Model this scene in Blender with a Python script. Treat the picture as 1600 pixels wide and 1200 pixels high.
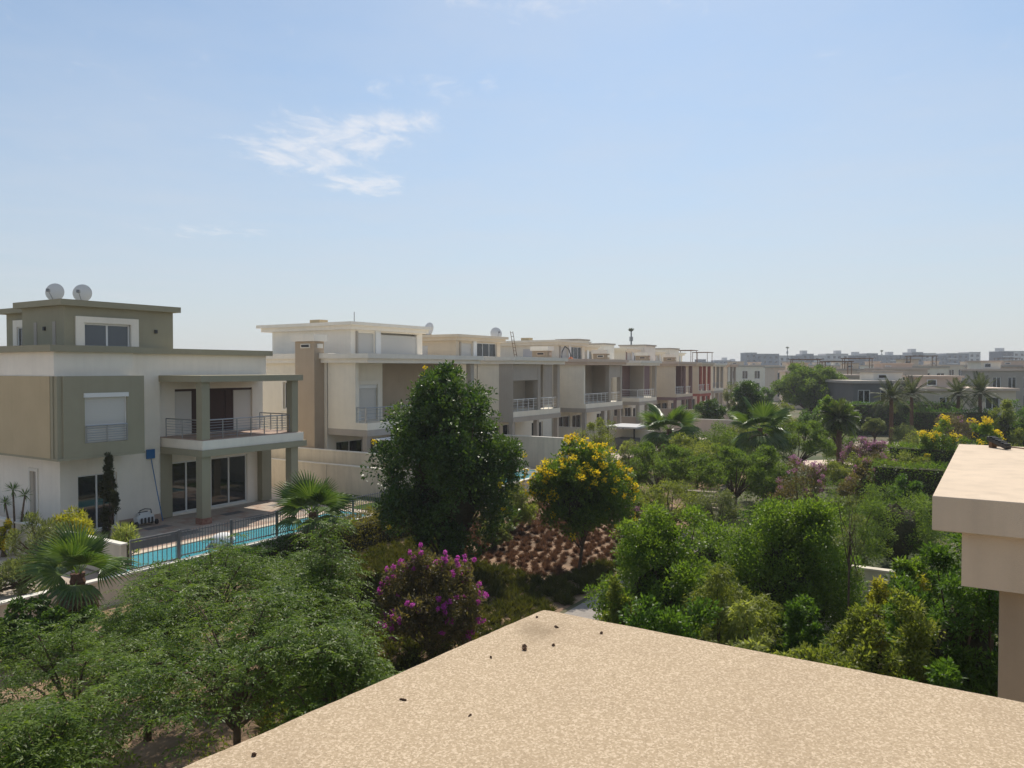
import bpy, math, random
import numpy as np
from mathutils import Vector
R = math.radians
# ------------------------------------------------------------------ scene, camera, sky, sun
for o in list(bpy.data.objects): bpy.data.objects.remove(o)
scn = bpy.context.scene
COL = scn.collection
EYE = 8.3
cam_d = bpy.data.cameras.new('camera'); cam_d.sensor_width = 36; cam_d.lens = 27.0
cam_d.clip_start = 0.05; cam_d.clip_end = 6000
cam = bpy.data.objects.new('camera', cam_d); COL.objects.link(cam)
cam.location = (0, 0, EYE); cam.rotation_euler = (R(90) - math.atan(24 / 1200), 0, 0)
scn.camera = cam
SUN_AZ, SUN_EL = R(12), R(52)            # azimuth to the right of straight ahead (+Y)
world = bpy.data.worlds.new('World'); scn.world = world; world.use_nodes = True
wn, wl = world.node_tree.nodes, world.node_tree.links
bg = wn['Background']; bg.inputs['Strength'].default_value = 0.103
sky = wn.new('ShaderNodeTexSky'); sky.sky_type = 'NISHITA'; sky.sun_disc = False
sky.sun_elevation = SUN_EL; sky.sun_rotation = SUN_AZ
sky.altitude = 150; sky.air_density = 1.0; sky.dust_density = 0.7; sky.ozone_density = 1.0
sun_d = bpy.data.lights.new('sun', 'SUN'); sun_d.energy = 3.7; sun_d.angle = R(0.6); sun_d.color = (1.0, 0.93, 0.82)
sun = bpy.data.objects.new('sun', sun_d); COL.objects.link(sun)
sdir = Vector((math.sin(SUN_AZ) * math.cos(SUN_EL), math.cos(SUN_AZ) * math.cos(SUN_EL), math.sin(SUN_EL)))
sun.rotation_euler = sdir.to_track_quat('Z', 'Y').to_euler(); sun.location = (0, 0, 60)
vs = scn.view_settings; vs.view_transform = 'Standard'; vs.look = 'None'; vs.exposure = 0.32; vs.gamma = 1.0
scn.render.resolution_x, scn.render.resolution_y = 1024, 768

def sky_clouds():
    """thin cirrus layer: noise laid out on a flat layer overhead (direction / height)"""
    N = wn.new
    tc = N('ShaderNodeTexCoord'); sep = N('ShaderNodeSeparateXYZ'); wl.new(tc.outputs['Generated'], sep.inputs[0])
    mx = N('ShaderNodeMath'); mx.operation = 'MAXIMUM'; mx.inputs[1].default_value = 0.02; wl.new(sep.outputs['Z'], mx.inputs[0])
    dx = N('ShaderNodeMath'); dx.operation = 'DIVIDE'; wl.new(sep.outputs['X'], dx.inputs[0]); wl.new(mx.outputs[0], dx.inputs[1])
    dy = N('ShaderNodeMath'); dy.operation = 'DIVIDE'; wl.new(sep.outputs['Y'], dy.inputs[0]); wl.new(mx.outputs[0], dy.inputs[1])
    cb = N('ShaderNodeCombineXYZ'); wl.new(dx.outputs[0], cb.inputs[0]); wl.new(dy.outputs[0], cb.inputs[1])
    warp = N('ShaderNodeTexNoise'); warp.inputs['Scale'].default_value = 2.2; warp.inputs['Detail'].default_value = 3
    wl.new(cb.outputs[0], warp.inputs['Vector'])
    wm = N('ShaderNodeVectorMath'); wm.operation = 'MULTIPLY_ADD'; wm.inputs[1].default_value = (.35, .35, 0)
    wl.new(warp.outputs['Color'], wm.inputs[0]); wl.new(cb.outputs[0], wm.inputs[2])
    nz = N('ShaderNodeTexNoise'); nz.inputs['Scale'].default_value = 7.5; nz.inputs['Detail'].default_value = 10; nz.inputs['Roughness'].default_value = .66
    mp = N('ShaderNodeMapping'); mp.inputs['Scale'].default_value = (1.0, 0.62, 1); mp.inputs['Rotation'].default_value = (0, 0, R(-12))
    wl.new(wm.outputs[0], mp.inputs[0]); wl.new(mp.outputs[0], nz.inputs['Vector'])
    big = N('ShaderNodeTexNoise'); big.inputs['Scale'].default_value = .8; big.inputs['Detail'].default_value = 6; big.inputs['Roughness'].default_value = .6
    wl.new(cb.outputs[0], big.inputs['Vector'])
    def patch(cx, cy, rx, ry):
        sb = N('ShaderNodeVectorMath'); sb.operation = 'SUBTRACT'; sb.inputs[1].default_value = (cx, cy, 0); wl.new(cb.outputs[0], sb.inputs[0])
        sc = N('ShaderNodeVectorMath'); sc.operation = 'MULTIPLY'; sc.inputs[1].default_value = (1 / rx, 1 / ry, 0); wl.new(sb.outputs[0], sc.inputs[0])
        ln = N('ShaderNodeVectorMath'); ln.operation = 'LENGTH'; wl.new(sc.outputs[0], ln.inputs[0])
        mr = N('ShaderNodeMapRange'); mr.interpolation_type = 'SMOOTHSTEP'
        mr.inputs['From Min'].default_value = 0.15; mr.inputs['From Max'].default_value = 1.0; mr.inputs['To Min'].default_value = 1; mr.inputs['To Max'].default_value = 0
        wl.new(ln.outputs['Value'], mr.inputs[0]); return mr.outputs[0]
    p = None
    for *args, wt in ((-.98, 3.62, .46, .62, 1), (-.72, 3.35, .50, .55, 1), (-.80, 4.15, .40, .50, 1), (-.45, 3.15, .26, .30, 1), (.05, 2.10, .5, .22, .5), (-.3, 2.75, .45, .2, .48), (-2.2, 5.6, .9, .5, .5)):
        q = patch(*args)
        if wt < 1: k = N('ShaderNodeMath'); k.operation = 'MULTIPLY'; k.inputs[1].default_value = wt; wl.new(q, k.inputs[0]); q = k.outputs[0]
        if p is None: p = q
        else:
            m = N('ShaderNodeMath'); m.operation = 'MAXIMUM'; wl.new(p, m.inputs[0]); wl.new(q, m.inputs[1]); p = m.outputs[0]
    # wisps appear where noise + patch is high
    ad = N('ShaderNodeMath'); ad.operation = 'MULTIPLY_ADD'; ad.inputs[1].default_value = .34; wl.new(p, ad.inputs[0]); wl.new(nz.outputs['Fac'], ad.inputs[2])
    mr = N('ShaderNodeMapRange'); mr.interpolation_type = 'SMOOTHSTEP'
    mr.inputs['From Min'].default_value = .59; mr.inputs['From Max'].default_value = 1.0; mr.inputs['To Max'].default_value = .62
    wl.new(ad.outputs[0], mr.inputs[0])
    # veil of very thin haze cloud all over
    ve = N('ShaderNodeMapRange'); ve.inputs['From Min'].default_value = .35; ve.inputs['From Max'].default_value = .75; ve.inputs['To Min'].default_value = .0; ve.inputs['To Max'].default_value = .34
    wl.new(big.outputs['Fac'], ve.inputs[0])
    m1 = N('ShaderNodeMixRGB'); m1.inputs[2].default_value = (5.2, 5.5, 6.0, 1)
    m2 = N('ShaderNodeMixRGB'); m2.inputs[2].default_value = (7.2, 7.1, 7.2, 1)
    hv = N('ShaderNodeMapRange'); hv.interpolation_type = 'SMOOTHSTEP'; hv.inputs['From Min'].default_value = -.02; hv.inputs['From Max'].default_value = .42; hv.inputs['To Min'].default_value = .75; hv.inputs['To Max'].default_value = .14
    wl.new(sep.outputs['Z'], hv.inputs[0]); m0 = N('ShaderNodeMixRGB'); tn = N('ShaderNodeVectorMath'); tn.operation = 'MULTIPLY'; tn.inputs[1].default_value = (.91, 1.0, 1.0); wl.new(sky.outputs[0], tn.inputs[0]); m0.inputs[2].default_value = (4.3, 4.42, 4.9, 1); wl.new(hv.outputs[0], m0.inputs[0]); wl.new(tn.outputs[0], m0.inputs[1])
    wl.new(m0.outputs[0], m1.inputs[1]); wl.new(ve.outputs[0], m1.inputs[0])
    wl.new(m1.outputs[0], m2.inputs[1]); wl.new(mr.outputs[0], m2.inputs[0])
    wl.new(m2.outputs[0], bg.inputs['Color'])
sky_clouds()

# ------------------------------------------------------------------ helpers
rng = np.random.default_rng(7); random.seed(7)
TH = R(32.3); PHI = R(90) - TH
UX, UY = math.sin(TH), math.cos(TH); WX, WY = math.cos(TH), -math.sin(TH)
O1 = (-14.649, 36.4)
def ab(a, b): return (O1[0] + a * UX + b * WX, O1[1] + a * UY + b * WY)      # row frame -> world

def link(o, parent=None):
    COL.objects.link(o)
    if parent is not None: o.parent = parent
    return o
def tag(o, label=None, cat=None, group=None, kind=None):
    if label: o['label'] = label
    if cat: o['category'] = cat
    if group: o['group'] = group
    if kind: o['kind'] = kind
    return o
def empty(name, loc, rz=0, label=None, cat=None, group=None):
    o = bpy.data.objects.new(name, None); o.empty_display_size = .3; COL.objects.link(o)
    o.location = loc; o.rotation_euler = (0, 0, rz); return tag(o, label, cat, group)
def copy_tree(o, parent=None):
    c = o.copy(); COL.objects.link(c)
    if parent is not None: c.parent = parent
    for ch in list(o.children): copy_tree(ch, c)
    return c
def np_mesh(name, V, F, mat, tint=None, smooth=False):
    V = np.ascontiguousarray(V, dtype=np.float32); F = np.ascontiguousarray(F, dtype=np.int32)
    me = bpy.data.meshes.new(name); k = F.shape[1]
    me.vertices.add(len(V)); me.vertices.foreach_set('co', V.ravel())
    me.loops.add(F.size); me.loops.foreach_set('vertex_index', F.ravel())
    me.polygons.add(len(F)); me.polygons.foreach_set('loop_start', np.arange(len(F), dtype=np.int32) * k)
    me.update(calc_edges=True)
    if tint is not None:
        at = me.attributes.new('tint', 'FLOAT', 'FACE'); at.data.foreach_set('value', np.ascontiguousarray(tint, dtype=np.float32))
    if smooth: me.polygons.foreach_set('use_smooth', np.ones(len(F), dtype=bool))
    me.materials.append(mat); return me
def add(name, me, parent=None, loc=None, rot=None):
    o = bpy.data.objects.new(name, me); link(o, parent)
    if loc is not None: o.location = loc
    if rot is not None: o.rotation_euler = rot
    return o

class MB:
    """collects boxes, tubes and polygons for ONE mesh"""
    def __init__(s): s.v = []; s.f = []
    def box(s, x0, x1, y0, y1, z0, z1):
        n = len(s.v)
        s.v += [(x0, y0, z0), (x1, y0, z0), (x1, y1, z0), (x0, y1, z0), (x0, y0, z1), (x1, y0, z1), (x1, y1, z1), (x0, y1, z1)]
        s.f += [(n, n+3, n+2, n+1), (n+4, n+5, n+6, n+7), (n, n+1, n+5, n+4), (n+1, n+2, n+6, n+5), (n+2, n+3, n+7, n+6), (n+3, n, n+4, n+7)]
        return s
    def prism(s, poly, z0, z1):
        n = len(s.v); k = len(poly)
        s.v += [(x, y, z0) for x, y in poly] + [(x, y, z1) for x, y in poly]
        s.f += [tuple(n + i for i in reversed(range(k))), tuple(n + k + i for i in range(k))]
        s.f += [(n + i, n + (i+1) % k, n + k + (i+1) % k, n + k + i) for i in range(k)]
        return s
    def tube(s, pts, rad, k=6, cap=True):
        n = len(s.v); m = len(pts)
        for i, p in enumerate(pts):
            p = Vector(p); q = Vector(pts[min(i+1, m-1)]) - Vector(pts[max(i-1, 0)])
            q = q.normalized() if q.length > 1e-6 else Vector((0, 0, 1))
            t = q.cross(Vector((0, 0, 1)) if abs(q.z) < .9 else Vector((1, 0, 0))).normalized(); b = q.cross(t)
            r = rad[i] if isinstance(rad, (list, tuple)) else rad
            for j in range(k):
                a = 2 * math.pi * j / k; s.v.append(tuple(p + (t * math.cos(a) + b * math.sin(a)) * r))
        for i in range(m - 1):
            for j in range(k):
                s.f.append((n + i*k + j, n + i*k + (j+1) % k, n + (i+1)*k + (j+1) % k, n + (i+1)*k + j))
        if cap:
            s.f.append(tuple(n + j for j in reversed(range(k)))); s.f.append(tuple(n + (m-1)*k + j for j in range(k)))
        return s
    def wall(s, axis, c0, c1, t0, t1, z0, z1, holes=()):
        """wall along x (axis 0) or y (axis 1); holes = (c0, c1, z0, z1)"""
        cs = sorted(set([c0, c1] + [h[0] for h in holes] + [h[1] for h in holes]))
        cs = [c for c in cs if c0 - 1e-6 <= c <= c1 + 1e-6]
        for a, b in zip(cs[:-1], cs[1:]):
            m = (a + b) / 2; hz = sorted((h[2], h[3]) for h in holes if h[0] <= m <= h[1])
            z = z0; segs = []
            for p, q in hz:
                if p > z: segs.append((z, p))
                z = max(z, q)
            if z < z1: segs.append((z, z1))
            for p, q in segs:
                if axis == 0: s.box(a, b, t0, t1, p, q)
                else: s.box(t0, t1, a, b, p, q)
        return s
    def build(s, name, mat, parent=None, smooth=False, loc=None, rot=None):
        me = bpy.data.meshes.new(name); me.from_pydata(s.v, [], s.f); me.update(); me.materials.append(mat)
        if smooth: me.polygons.foreach_set('use_smooth', np.ones(len(me.polygons), dtype=bool))
        return add(name, me, parent, loc, rot)

# ------------------------------------------------------------------ materials
def new_mat(name):
    m = bpy.data.materials.new(name); m.use_nodes = True
    return m, m.node_tree.nodes, m.node_tree.links, m.node_tree.nodes['Principled BSDF']
def plain(name, c, rough=.6, metal=0, spec=.5):
    m, n, l, p = new_mat(name); p.inputs['Base Color'].default_value = (*c, 1); p.inputs['Roughness'].default_value = rough
    p.inputs['Metallic'].default_value = metal; p.inputs['Specular IOR Level'].default_value = spec; return m
def stucco(name, c, var=.07, bump=.25, fine=55, streak=.045):
    m, n, l, p = new_mat(name)
    p.inputs['Roughness'].default_value = .92; p.inputs['Specular IOR Level'].default_value = .2
    tc = n.new('ShaderNodeTexCoord')
    a = n.new('ShaderNodeTexNoise'); a.inputs['Scale'].default_value = .7; a.inputs['Detail'].default_value = 6; a.inputs['Roughness'].default_value = .65
    l.new(tc.outputs['Object'], a.inputs['Vector'])
    mp = n.new('ShaderNodeMapping'); mp.inputs['Scale'].default_value = (3.0, 3.0, .22); l.new(tc.outputs['Object'], mp.inputs[0])
    b = n.new('ShaderNodeTexNoise'); b.inputs['Scale'].default_value = 1.3; b.inputs['Detail'].default_value = 5; l.new(mp.outputs[0], b.inputs['Vector'])
    r1 = n.new('ShaderNodeMapRange'); r1.inputs['From Min'].default_value = .3; r1.inputs['From Max'].default_value = .7; r1.inputs['To Min'].default_value = 1 - var; r1.inputs['To Max'].default_value = 1 + var * .5
    l.new(a.outputs['Fac'], r1.inputs[0])
    r2 = n.new('ShaderNodeMapRange'); r2.inputs['From Min'].default_value = .45; r2.inputs['From Max'].default_value = .75; r2.inputs['To Min'].default_value = 1; r2.inputs['To Max'].default_value = 1 - streak
    l.new(b.outputs['Fac'], r2.inputs[0])
    mu = n.new('ShaderNodeMath'); mu.operation = 'MULTIPLY'; l.new(r1.outputs[0], mu.inputs[0]); l.new(r2.outputs[0], mu.inputs[1])
    vm = n.new('ShaderNodeVectorMath'); vm.operation = 'SCALE'; vm.inputs[0].default_value = c; l.new(mu.outputs[0], vm.inputs['Scale'])
    l.new(vm.outputs[0], p.inputs['Base Color'])
    f = n.new('ShaderNodeTexNoise'); f.inputs['Scale'].default_value = fine; f.inputs['Detail'].default_value = 3; l.new(tc.outputs['Object'], f.inputs['Vector'])
    bp = n.new('ShaderNodeBump'); bp.inputs['Strength'].default_value = bump; bp.inputs['Distance'].default_value = .01; l.new(f.outputs['Fac'], bp.inputs['Height'])
    l.new(bp.outputs[0], p.inputs['Normal']); return m
def leaf(name, dark, light, trans=.35, rough=.42, spec=.5, tc=None):
    m, n, l, p = new_mat(name)
    at = n.new('ShaderNodeAttribute'); at.attribute_name = 'tint'
    mx = n.new('ShaderNodeMixRGB'); mx.inputs[1].default_value = (*dark, 1); mx.inputs[2].default_value = (*light, 1)
    l.new(at.outputs['Fac'], mx.inputs[0]); l.new(mx.outputs[0], p.inputs['Base Color'])
    p.inputs['Roughness'].default_value = rough; p.inputs['Specular IOR Level'].default_value = spec
    tr = n.new('ShaderNodeBsdfTranslucent')
    g = n.new('ShaderNodeVectorMath'); g.operation = 'MULTIPLY'; g.inputs[1].default_value = tc or (1.5, 1.55, .6); l.new(mx.outputs[0], g.inputs[0])
    l.new(g.outputs[0], tr.inputs['Color'])
    ms = n.new('ShaderNodeMixShader'); ms.inputs[0].default_value = trans
    l.new(p.outputs[0], ms.inputs[1]); l.new(tr.outputs[0], ms.inputs[2]); l.new(ms.outputs[0], n['Material Output'].inputs['Surface']); return m
def noisy(name, c1, c2, scale=4, rough=.9, bump=.5, dist=.03, detail=6, c3=None, s3=.2):
    m, n, l, p = new_mat(name); p.inputs['Roughness'].default_value = rough; p.inputs['Specular IOR Level'].default_value = .25
    tc = n.new('ShaderNodeTexCoord'); a = n.new('ShaderNodeTexNoise'); a.inputs['Scale'].default_value = scale; a.inputs['Detail'].default_value = detail; a.inputs['Roughness'].default_value = .65
    l.new(tc.outputs['Object'], a.inputs['Vector'])
    cr = n.new('ShaderNodeMapRange'); cr.inputs['From Min'].default_value = .35; cr.inputs['From Max'].default_value = .65; l.new(a.outputs['Fac'], cr.inputs[0])
    mx = n.new('ShaderNodeMixRGB'); mx.inputs[1].default_value = (*c1, 1); mx.inputs[2].default_value = (*c2, 1); l.new(cr.outputs[0], mx.inputs[0])
    out = mx.outputs[0]
    if c3:
        b = n.new('ShaderNodeTexNoise'); b.inputs['Scale'].default_value = s3; b.inputs['Detail'].default_value = 5; l.new(tc.outputs['Object'], b.inputs['Vector'])
        c_ = n.new('ShaderNodeMapRange'); c_.inputs['From Min'].default_value = .45; c_.inputs['From Max'].default_value = .6; l.new(b.outputs['Fac'], c_.inputs[0])
        m2 = n.new('ShaderNodeMixRGB'); m2.inputs[2].default_value = (*c3, 1); l.new(out, m2.inputs[1]); l.new(c_.outputs[0], m2.inputs[0]); out = m2.outputs[0]
    l.new(out, p.inputs['Base Color'])
    bp = n.new('ShaderNodeBump'); bp.inputs['Strength'].default_value = bump; bp.inputs['Distance'].default_value = dist; l.new(a.outputs['Fac'], bp.inputs['Height']); l.new(bp.outputs[0], p.inputs['Normal']); return m

M = {}
M['white'] = stucco('white_stucco', (.86, .79, .68)); M['cream'] = stucco('cream_stucco', (.77, .71, .59)); M['ivory'] = stucco('ivory_stucco', (.78, .73, .635))
M['olive'] = stucco('olive_stucco', (.335, .305, .215)); M['tan'] = stucco('tan_stucco', (.50, .40, .25)); M['taupe'] = stucco('taupe_stucco', (.41, .365, .31))
M['brown'] = stucco('brown_stucco', (.42, .335, .245)); M['beige'] = stucco('beige_stucco', (.64, .545, .42)); M['mauve'] = stucco('mauve_stucco', (.25, .165, .155))
M['red'] = stucco('terracotta_stucco', (.42, .14, .105)); M['slate'] = stucco('slate_stucco', (.165, .16, .15)); M['rose'] = stucco('rose_stucco', (.60, .48, .385))
M['greyblue'] = stucco('grey_blue_render', (.26, .27, .30), fine=6); M['greywhite'] = stucco('grey_white_render', (.55, .54, .53), fine=6); M['dgrey'] = stucco('dark_grey_render', (.15, .155, .18), fine=6)
M['wallbeige'] = stucco('garden_wall_stucco', (.70, .62, .49), var=.12, streak=.14)
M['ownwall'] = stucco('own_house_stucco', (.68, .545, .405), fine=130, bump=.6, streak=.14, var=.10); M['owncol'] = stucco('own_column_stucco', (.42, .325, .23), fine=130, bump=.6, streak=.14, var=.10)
M['frame'] = plain('white_window_frame', (.72, .71, .68), .4); M['shutter'] = plain('white_shutter', (.60, .575, .53), .5); M['steel'] = plain('grey_steel', (.33, .34, .35), .35, .8)
M['rail_white'] = plain('white_rail', (.70, .70, .68), .4); M['blackmetal'] = plain('black_metal', (.03, .03, .032), .5, .2); M['greymetal'] = plain('grey_painted_metal', (.20, .205, .215), .45, .3)
M['curtain'] = plain('brown_curtain', (.055, .028, .022), .8); M['fabric_white'] = plain('white_fabric', (.75, .74, .72), .8); M['blue'] = plain('blue_plastic', (.01, .12, .32), .4)
M['orange'] = plain('orange_plastic', (.55, .16, .05), .5); M['plasticgrey'] = plain('pale_plastic', (.62, .62, .6), .45); M['dish'] = plain('dish_white', (.66, .65, .63), .6)
M['wood'] = noisy('wood', (.12, .07, .04), (.2, .12, .07), 6); M['bark'] = noisy('bark', (.07, .048, .032), (.15, .105, .07), 9, bump=.9, dist=.03)
M['palmbark'] = noisy('palm_bark', (.09, .045, .03), (.2, .115, .07), 14, bump=1, dist=.05)
def glass(name, c, rough=.04):
    m, n, l, p = new_mat(name); p.inputs['Base Color'].default_value = (*c, 1); p.inputs['Roughness'].default_value = rough; p.inputs['Specular IOR Level'].default_value = .8
    tc = n.new('ShaderNodeTexCoord'); a = n.new('ShaderNodeTexNoise'); a.inputs['Scale'].default_value = .6; l.new(tc.outputs['Object'], a.inputs['Vector'])
    bp = n.new('ShaderNodeBump'); bp.inputs['Strength'].default_value = .05; bp.inputs['Distance'].default_value = .05; l.new(a.outputs['Fac'], bp.inputs['Height']); l.new(bp.outputs[0], p.inputs['Normal']); return m
M['glass'] = glass('dark_glass', (.012, .016, .018)); M['glass_blue'] = glass('blue_grey_glass', (.05, .065, .08), .12)
def water_mat():
    m, n, l, p = new_mat('pool_water'); p.inputs['Roughness'].default_value = .06
    tc = n.new('ShaderNodeTexCoord'); a = n.new('ShaderNodeTexNoise'); a.inputs['Scale'].default_value = 2.6; a.inputs['Detail'].default_value = 3; l.new(tc.outputs['Object'], a.inputs['Vector'])
    v = n.new('ShaderNodeTexVoronoi'); v.feature = 'DISTANCE_TO_EDGE'; v.inputs['Scale'].default_value = 2.2; l.new(a.outputs['Color'], v.inputs['Vector'])
    mx = n.new('ShaderNodeMixRGB'); mx.inputs[1].default_value = (.05, .30, .38, 1); mx.inputs[2].default_value = (.11, .40, .46, 1); l.new(a.outputs['Fac'], mx.inputs[0]); l.new(mx.outputs[0], p.inputs['Base Color'])
    bp = n.new('ShaderNodeBump'); bp.inputs['Strength'].default_value = .25; bp.inputs['Distance'].default_value = .05; l.new(a.outputs['Fac'], bp.inputs['Height']); l.new(bp.outputs[0], p.inputs['Normal']); return m
M['water'] = water_mat()
def slab_mat():
    """coarse sprayed stucco with flakes, pits and a few dirt marks"""
    m, n, l, p = new_mat('coarse_roof_stucco'); p.inputs['Roughness'].default_value = .85; p.inputs['Specular IOR Level'].default_value = .3
    tc = n.new('ShaderNodeTexCoord')
    w = n.new('ShaderNodeTexNoise'); w.inputs['Scale'].default_value = 90; w.inputs['Detail'].default_value = 3; l.new(tc.outputs['Object'], w.inputs['Vector'])
    wv = n.new('ShaderNodeVectorMath'); wv.operation = 'MULTIPLY_ADD'; wv.inputs[1].default_value = (.012, .012, .012); l.new(w.outputs['Color'], wv.inputs[0]); l.new(tc.outputs['Object'], wv.inputs[2])
    v = n.new('ShaderNodeTexVoronoi'); v.inputs['Scale'].default_value = 150; l.new(wv.outputs[0], v.inputs['Vector'])
    f = n.new('ShaderNodeTexNoise'); f.inputs['Scale'].default_value = 120; f.inputs['Detail'].default_value = 4; f.inputs['Roughness'].default_value = .7; l.new(tc.outputs['Object'], f.inputs['Vector'])
    g = n.new('ShaderNodeTexNoise'); g.inputs['Scale'].default_value = 2.2; g.inputs['Detail'].default_value = 7; g.inputs['Roughness'].default_value = .62; l.new(tc.outputs['Object'], g.inputs['Vector'])
    sp = n.new('ShaderNodeSeparateColor'); l.new(v.outputs['Color'], sp.inputs[0])
    hm = n.new('ShaderNodeMath'); hm.operation = 'MULTIPLY_ADD'; hm.inputs[1].default_value = .55; l.new(sp.outputs[0], hm.inputs[0]); l.new(f.outputs['Fac'], hm.inputs[2])
    r = n.new('ShaderNodeValToRGB'); e = r.color_ramp.elements; e[0].position = .38; e[0].color = (.335, .245, .15, 1); e[1].position = 1.05; e[1].color = (.64, .50, .345, 1)
    x = r.color_ramp.elements.new(.58); x.color = (.445, .332, .208, 1); x = r.color_ramp.elements.new(.82); x.color = (.475, .355, .227, 1); l.new(hm.outputs[0], r.inputs[0])
    r2 = n.new('ShaderNodeMapRange'); r2.inputs['From Min'].default_value = .5; r2.inputs['From Max'].default_value = .75; r2.inputs['To Max'].default_value = .22; l.new(g.outputs['Fac'], r2.inputs[0])
    m2 = n.new('ShaderNodeMixRGB'); m2.inputs[2].default_value = (.30, .21, .135, 1); l.new(r.outputs[0], m2.inputs[1]); l.new(r2.outputs[0], m2.inputs[0])
    # one old brown water stain near the corner
    sv = n.new('ShaderNodeVectorMath'); sv.operation = 'SUBTRACT'; sv.inputs[1].default_value = (-.27, -.13, 7.2); l.new(tc.outputs['Object'], sv.inputs[0])
    ss = n.new('ShaderNodeVectorMath'); ss.operation = 'MULTIPLY'; ss.inputs[1].default_value = (4.2, 6.5, 0); l.new(sv.outputs[0], ss.inputs[0])
    sl = n.new('ShaderNodeVectorMath'); sl.operation = 'LENGTH'; l.new(ss.outputs[0], sl.inputs[0])
    g2 = n.new('ShaderNodeTexNoise'); g2.inputs['Scale'].default_value = 9; g2.inputs['Detail'].default_value = 6; l.new(tc.outputs['Object'], g2.inputs['Vector'])
    sa = n.new('ShaderNodeMath'); sa.operation = 'MULTIPLY_ADD'; sa.inputs[1].default_value = 1.5; l.new(g2.outputs['Fac'], sa.inputs[0]); l.new(sl.outputs['Value'], sa.inputs[2])
    sr = n.new('ShaderNodeMapRange'); sr.inputs['From Min'].default_value = .85; sr.inputs['From Max'].default_value = 1.5; sr.inputs['To Min'].default_value = .5; sr.inputs['To Max'].default_value = 0; l.new(sa.outputs[0], sr.inputs[0])
    m3 = n.new('ShaderNodeMixRGB'); m3.inputs[2].default_value = (.22, .155, .085, 1); l.new(m2.outputs[0], m3.inputs[1]); l.new(sr.outputs[0], m3.inputs[0]); m2 = m3
    l.new(m2.outputs[0], p.inputs['Base Color'])
    bp = n.new('ShaderNodeBump'); bp.inputs['Strength'].default_value = .6; bp.inputs['Distance'].default_value = .007; l.new(hm.outputs[0], bp.inputs['Height']); l.new(bp.outputs[0], p.inputs['Normal']); return m
M['slab'] = slab_mat()
M['soil'] = noisy('soil', (.24, .15, .09), (.38, .255, .165), 3, bump=.7, dist=.06, c3=(.18, .12, .075), s3=.35)
M['ground'] = noisy('dry_ground', (.085, .09, .04), (.17, .14, .085), .6, bump=.6, dist=.05, c3=(.06, .075, .028), s3=.09)
M['path'] = noisy('path_gravel', (.26, .23, .20), (.36, .32, .28), 8, bump=.4, dist=.02); M['sand'] = noisy('sand_path', (.60, .47, .36), (.68, .55, .43), 2, bump=.3)
M['paving'] = noisy('terrace_paving', (.50, .42, .34), (.60, .51, .42), 2, bump=.2, c3=(.42, .34, .27), s3=.3); M['asphalt'] = noisy('asphalt', (.045, .045, .047), (.07, .068, .065), 10)
M['lawn'] = noisy('lawn', (.035, .07, .015), (.075, .125, .03), 12, bump=.8)
M['stone'] = noisy('stone', (.20, .165, .135), (.34, .29, .24), 5); M['tile_pink'] = noisy('pink_tile', (.36, .25, .19), (.44, .32, .25), 3, rough=.6, bump=.1); M['tile_grey'] = noisy('grey_tile', (.13, .12, .12), (.19, .175, .17), 3, rough=.6, bump=.1)
M['tile_beige'] = noisy('beige_tile', (.38, .31, .25), (.46, .38, .31), 3, rough=.6, bump=.1); M['coping'] = noisy('coping', (.55, .45, .35), (.62, .52, .41), 3, bump=.1); M['marble'] = noisy('red_marble', (.22, .09, .06), (.35, .2, .15), 9, rough=.4, bump=.1)
M['dirt'] = noisy('dirt_clod', (.05, .026, .014), (.12, .065, .035), 40, bump=1, dist=.01)
L = {}
L['neem'] = leaf('neem_leaf', (.030, .076, .012), (.175, .240, .042), .46, .46, .26)
L['ficus'] = leaf('glossy_dark_leaf', (.017, .056, .018), (.115, .175, .030), .36, .40, .34)
L['tecoma'] = leaf('tecoma_leaf', (0.048, 0.105, 0.019), (0.158, 0.217, 0.043), 0.46, 0.50, 0.24)
L['bright'] = leaf('bright_leaf', (.070, .135, .018), (.200, .270, .050), .50, .42, .32)
L['shade'] = leaf('deep_leaf', (0.040, 0.095, 0.019), (0.130, 0.209, 0.037), 0.46, 0.48, 0.24)
L['olive'] = leaf('olive_leaf', (0.098, 0.130, 0.029), (0.270, 0.288, 0.073), 0.49, 0.50, 0.24)
L['pale'] = leaf('pale_leaf', (0.139, 0.176, 0.045), (0.371, 0.383, 0.136), 0.48, 0.48, 0.26)
L['lime'] = leaf('lime_leaf', (0.179, 0.209, 0.017), (0.476, 0.404, 0.051), 0.46, 0.50, 0.24)
L['grey'] = leaf('grey_green_leaf', (0.089, 0.114, 0.047), (0.224, 0.244, 0.105), 0.42, 0.50, 0.26)
L['acacia'] = leaf('feathery_leaf', (0.057, 0.107, 0.023), (0.185, 0.244, 0.054), 0.49, 0.55, 0.21)
L['hedgebrown'] = leaf('brownish_hedge_leaf', (0.081, 0.079, 0.017), (0.260, 0.217, 0.048), 0.48, 0.50, 0.24)
L['boug'] = leaf('bougainvillea_leaf', (.055, .062, .026), (.20, .15, .080), .46, .46, .28)
L['palm'] = leaf('palm_leaf', (0.049, 0.102, 0.022), (0.141, 0.204, 0.050), 0.32, 0.36, 0.41)
L['palm_dry'] = leaf('dry_palm_leaf', (.13, .10, .055), (.24, .19, .11), 0.24, 0.54, 0.26, tc=(1.2, 1.1, .8))
L['date'] = leaf('date_palm_leaf', (.045, .058, .028), (.095, .11, .055), .3, .55, .2)
L['cypress'] = leaf('cypress_leaf', (.030, .036, .014), (.07, .072, .028), 0.12, 0.54, 0.26)
L['yellow'] = leaf('yellow_flower', (.78, .55, .012), (.90, .74, .05), .5, .6, .15, tc=(1.1, 1.05, .8))
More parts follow.
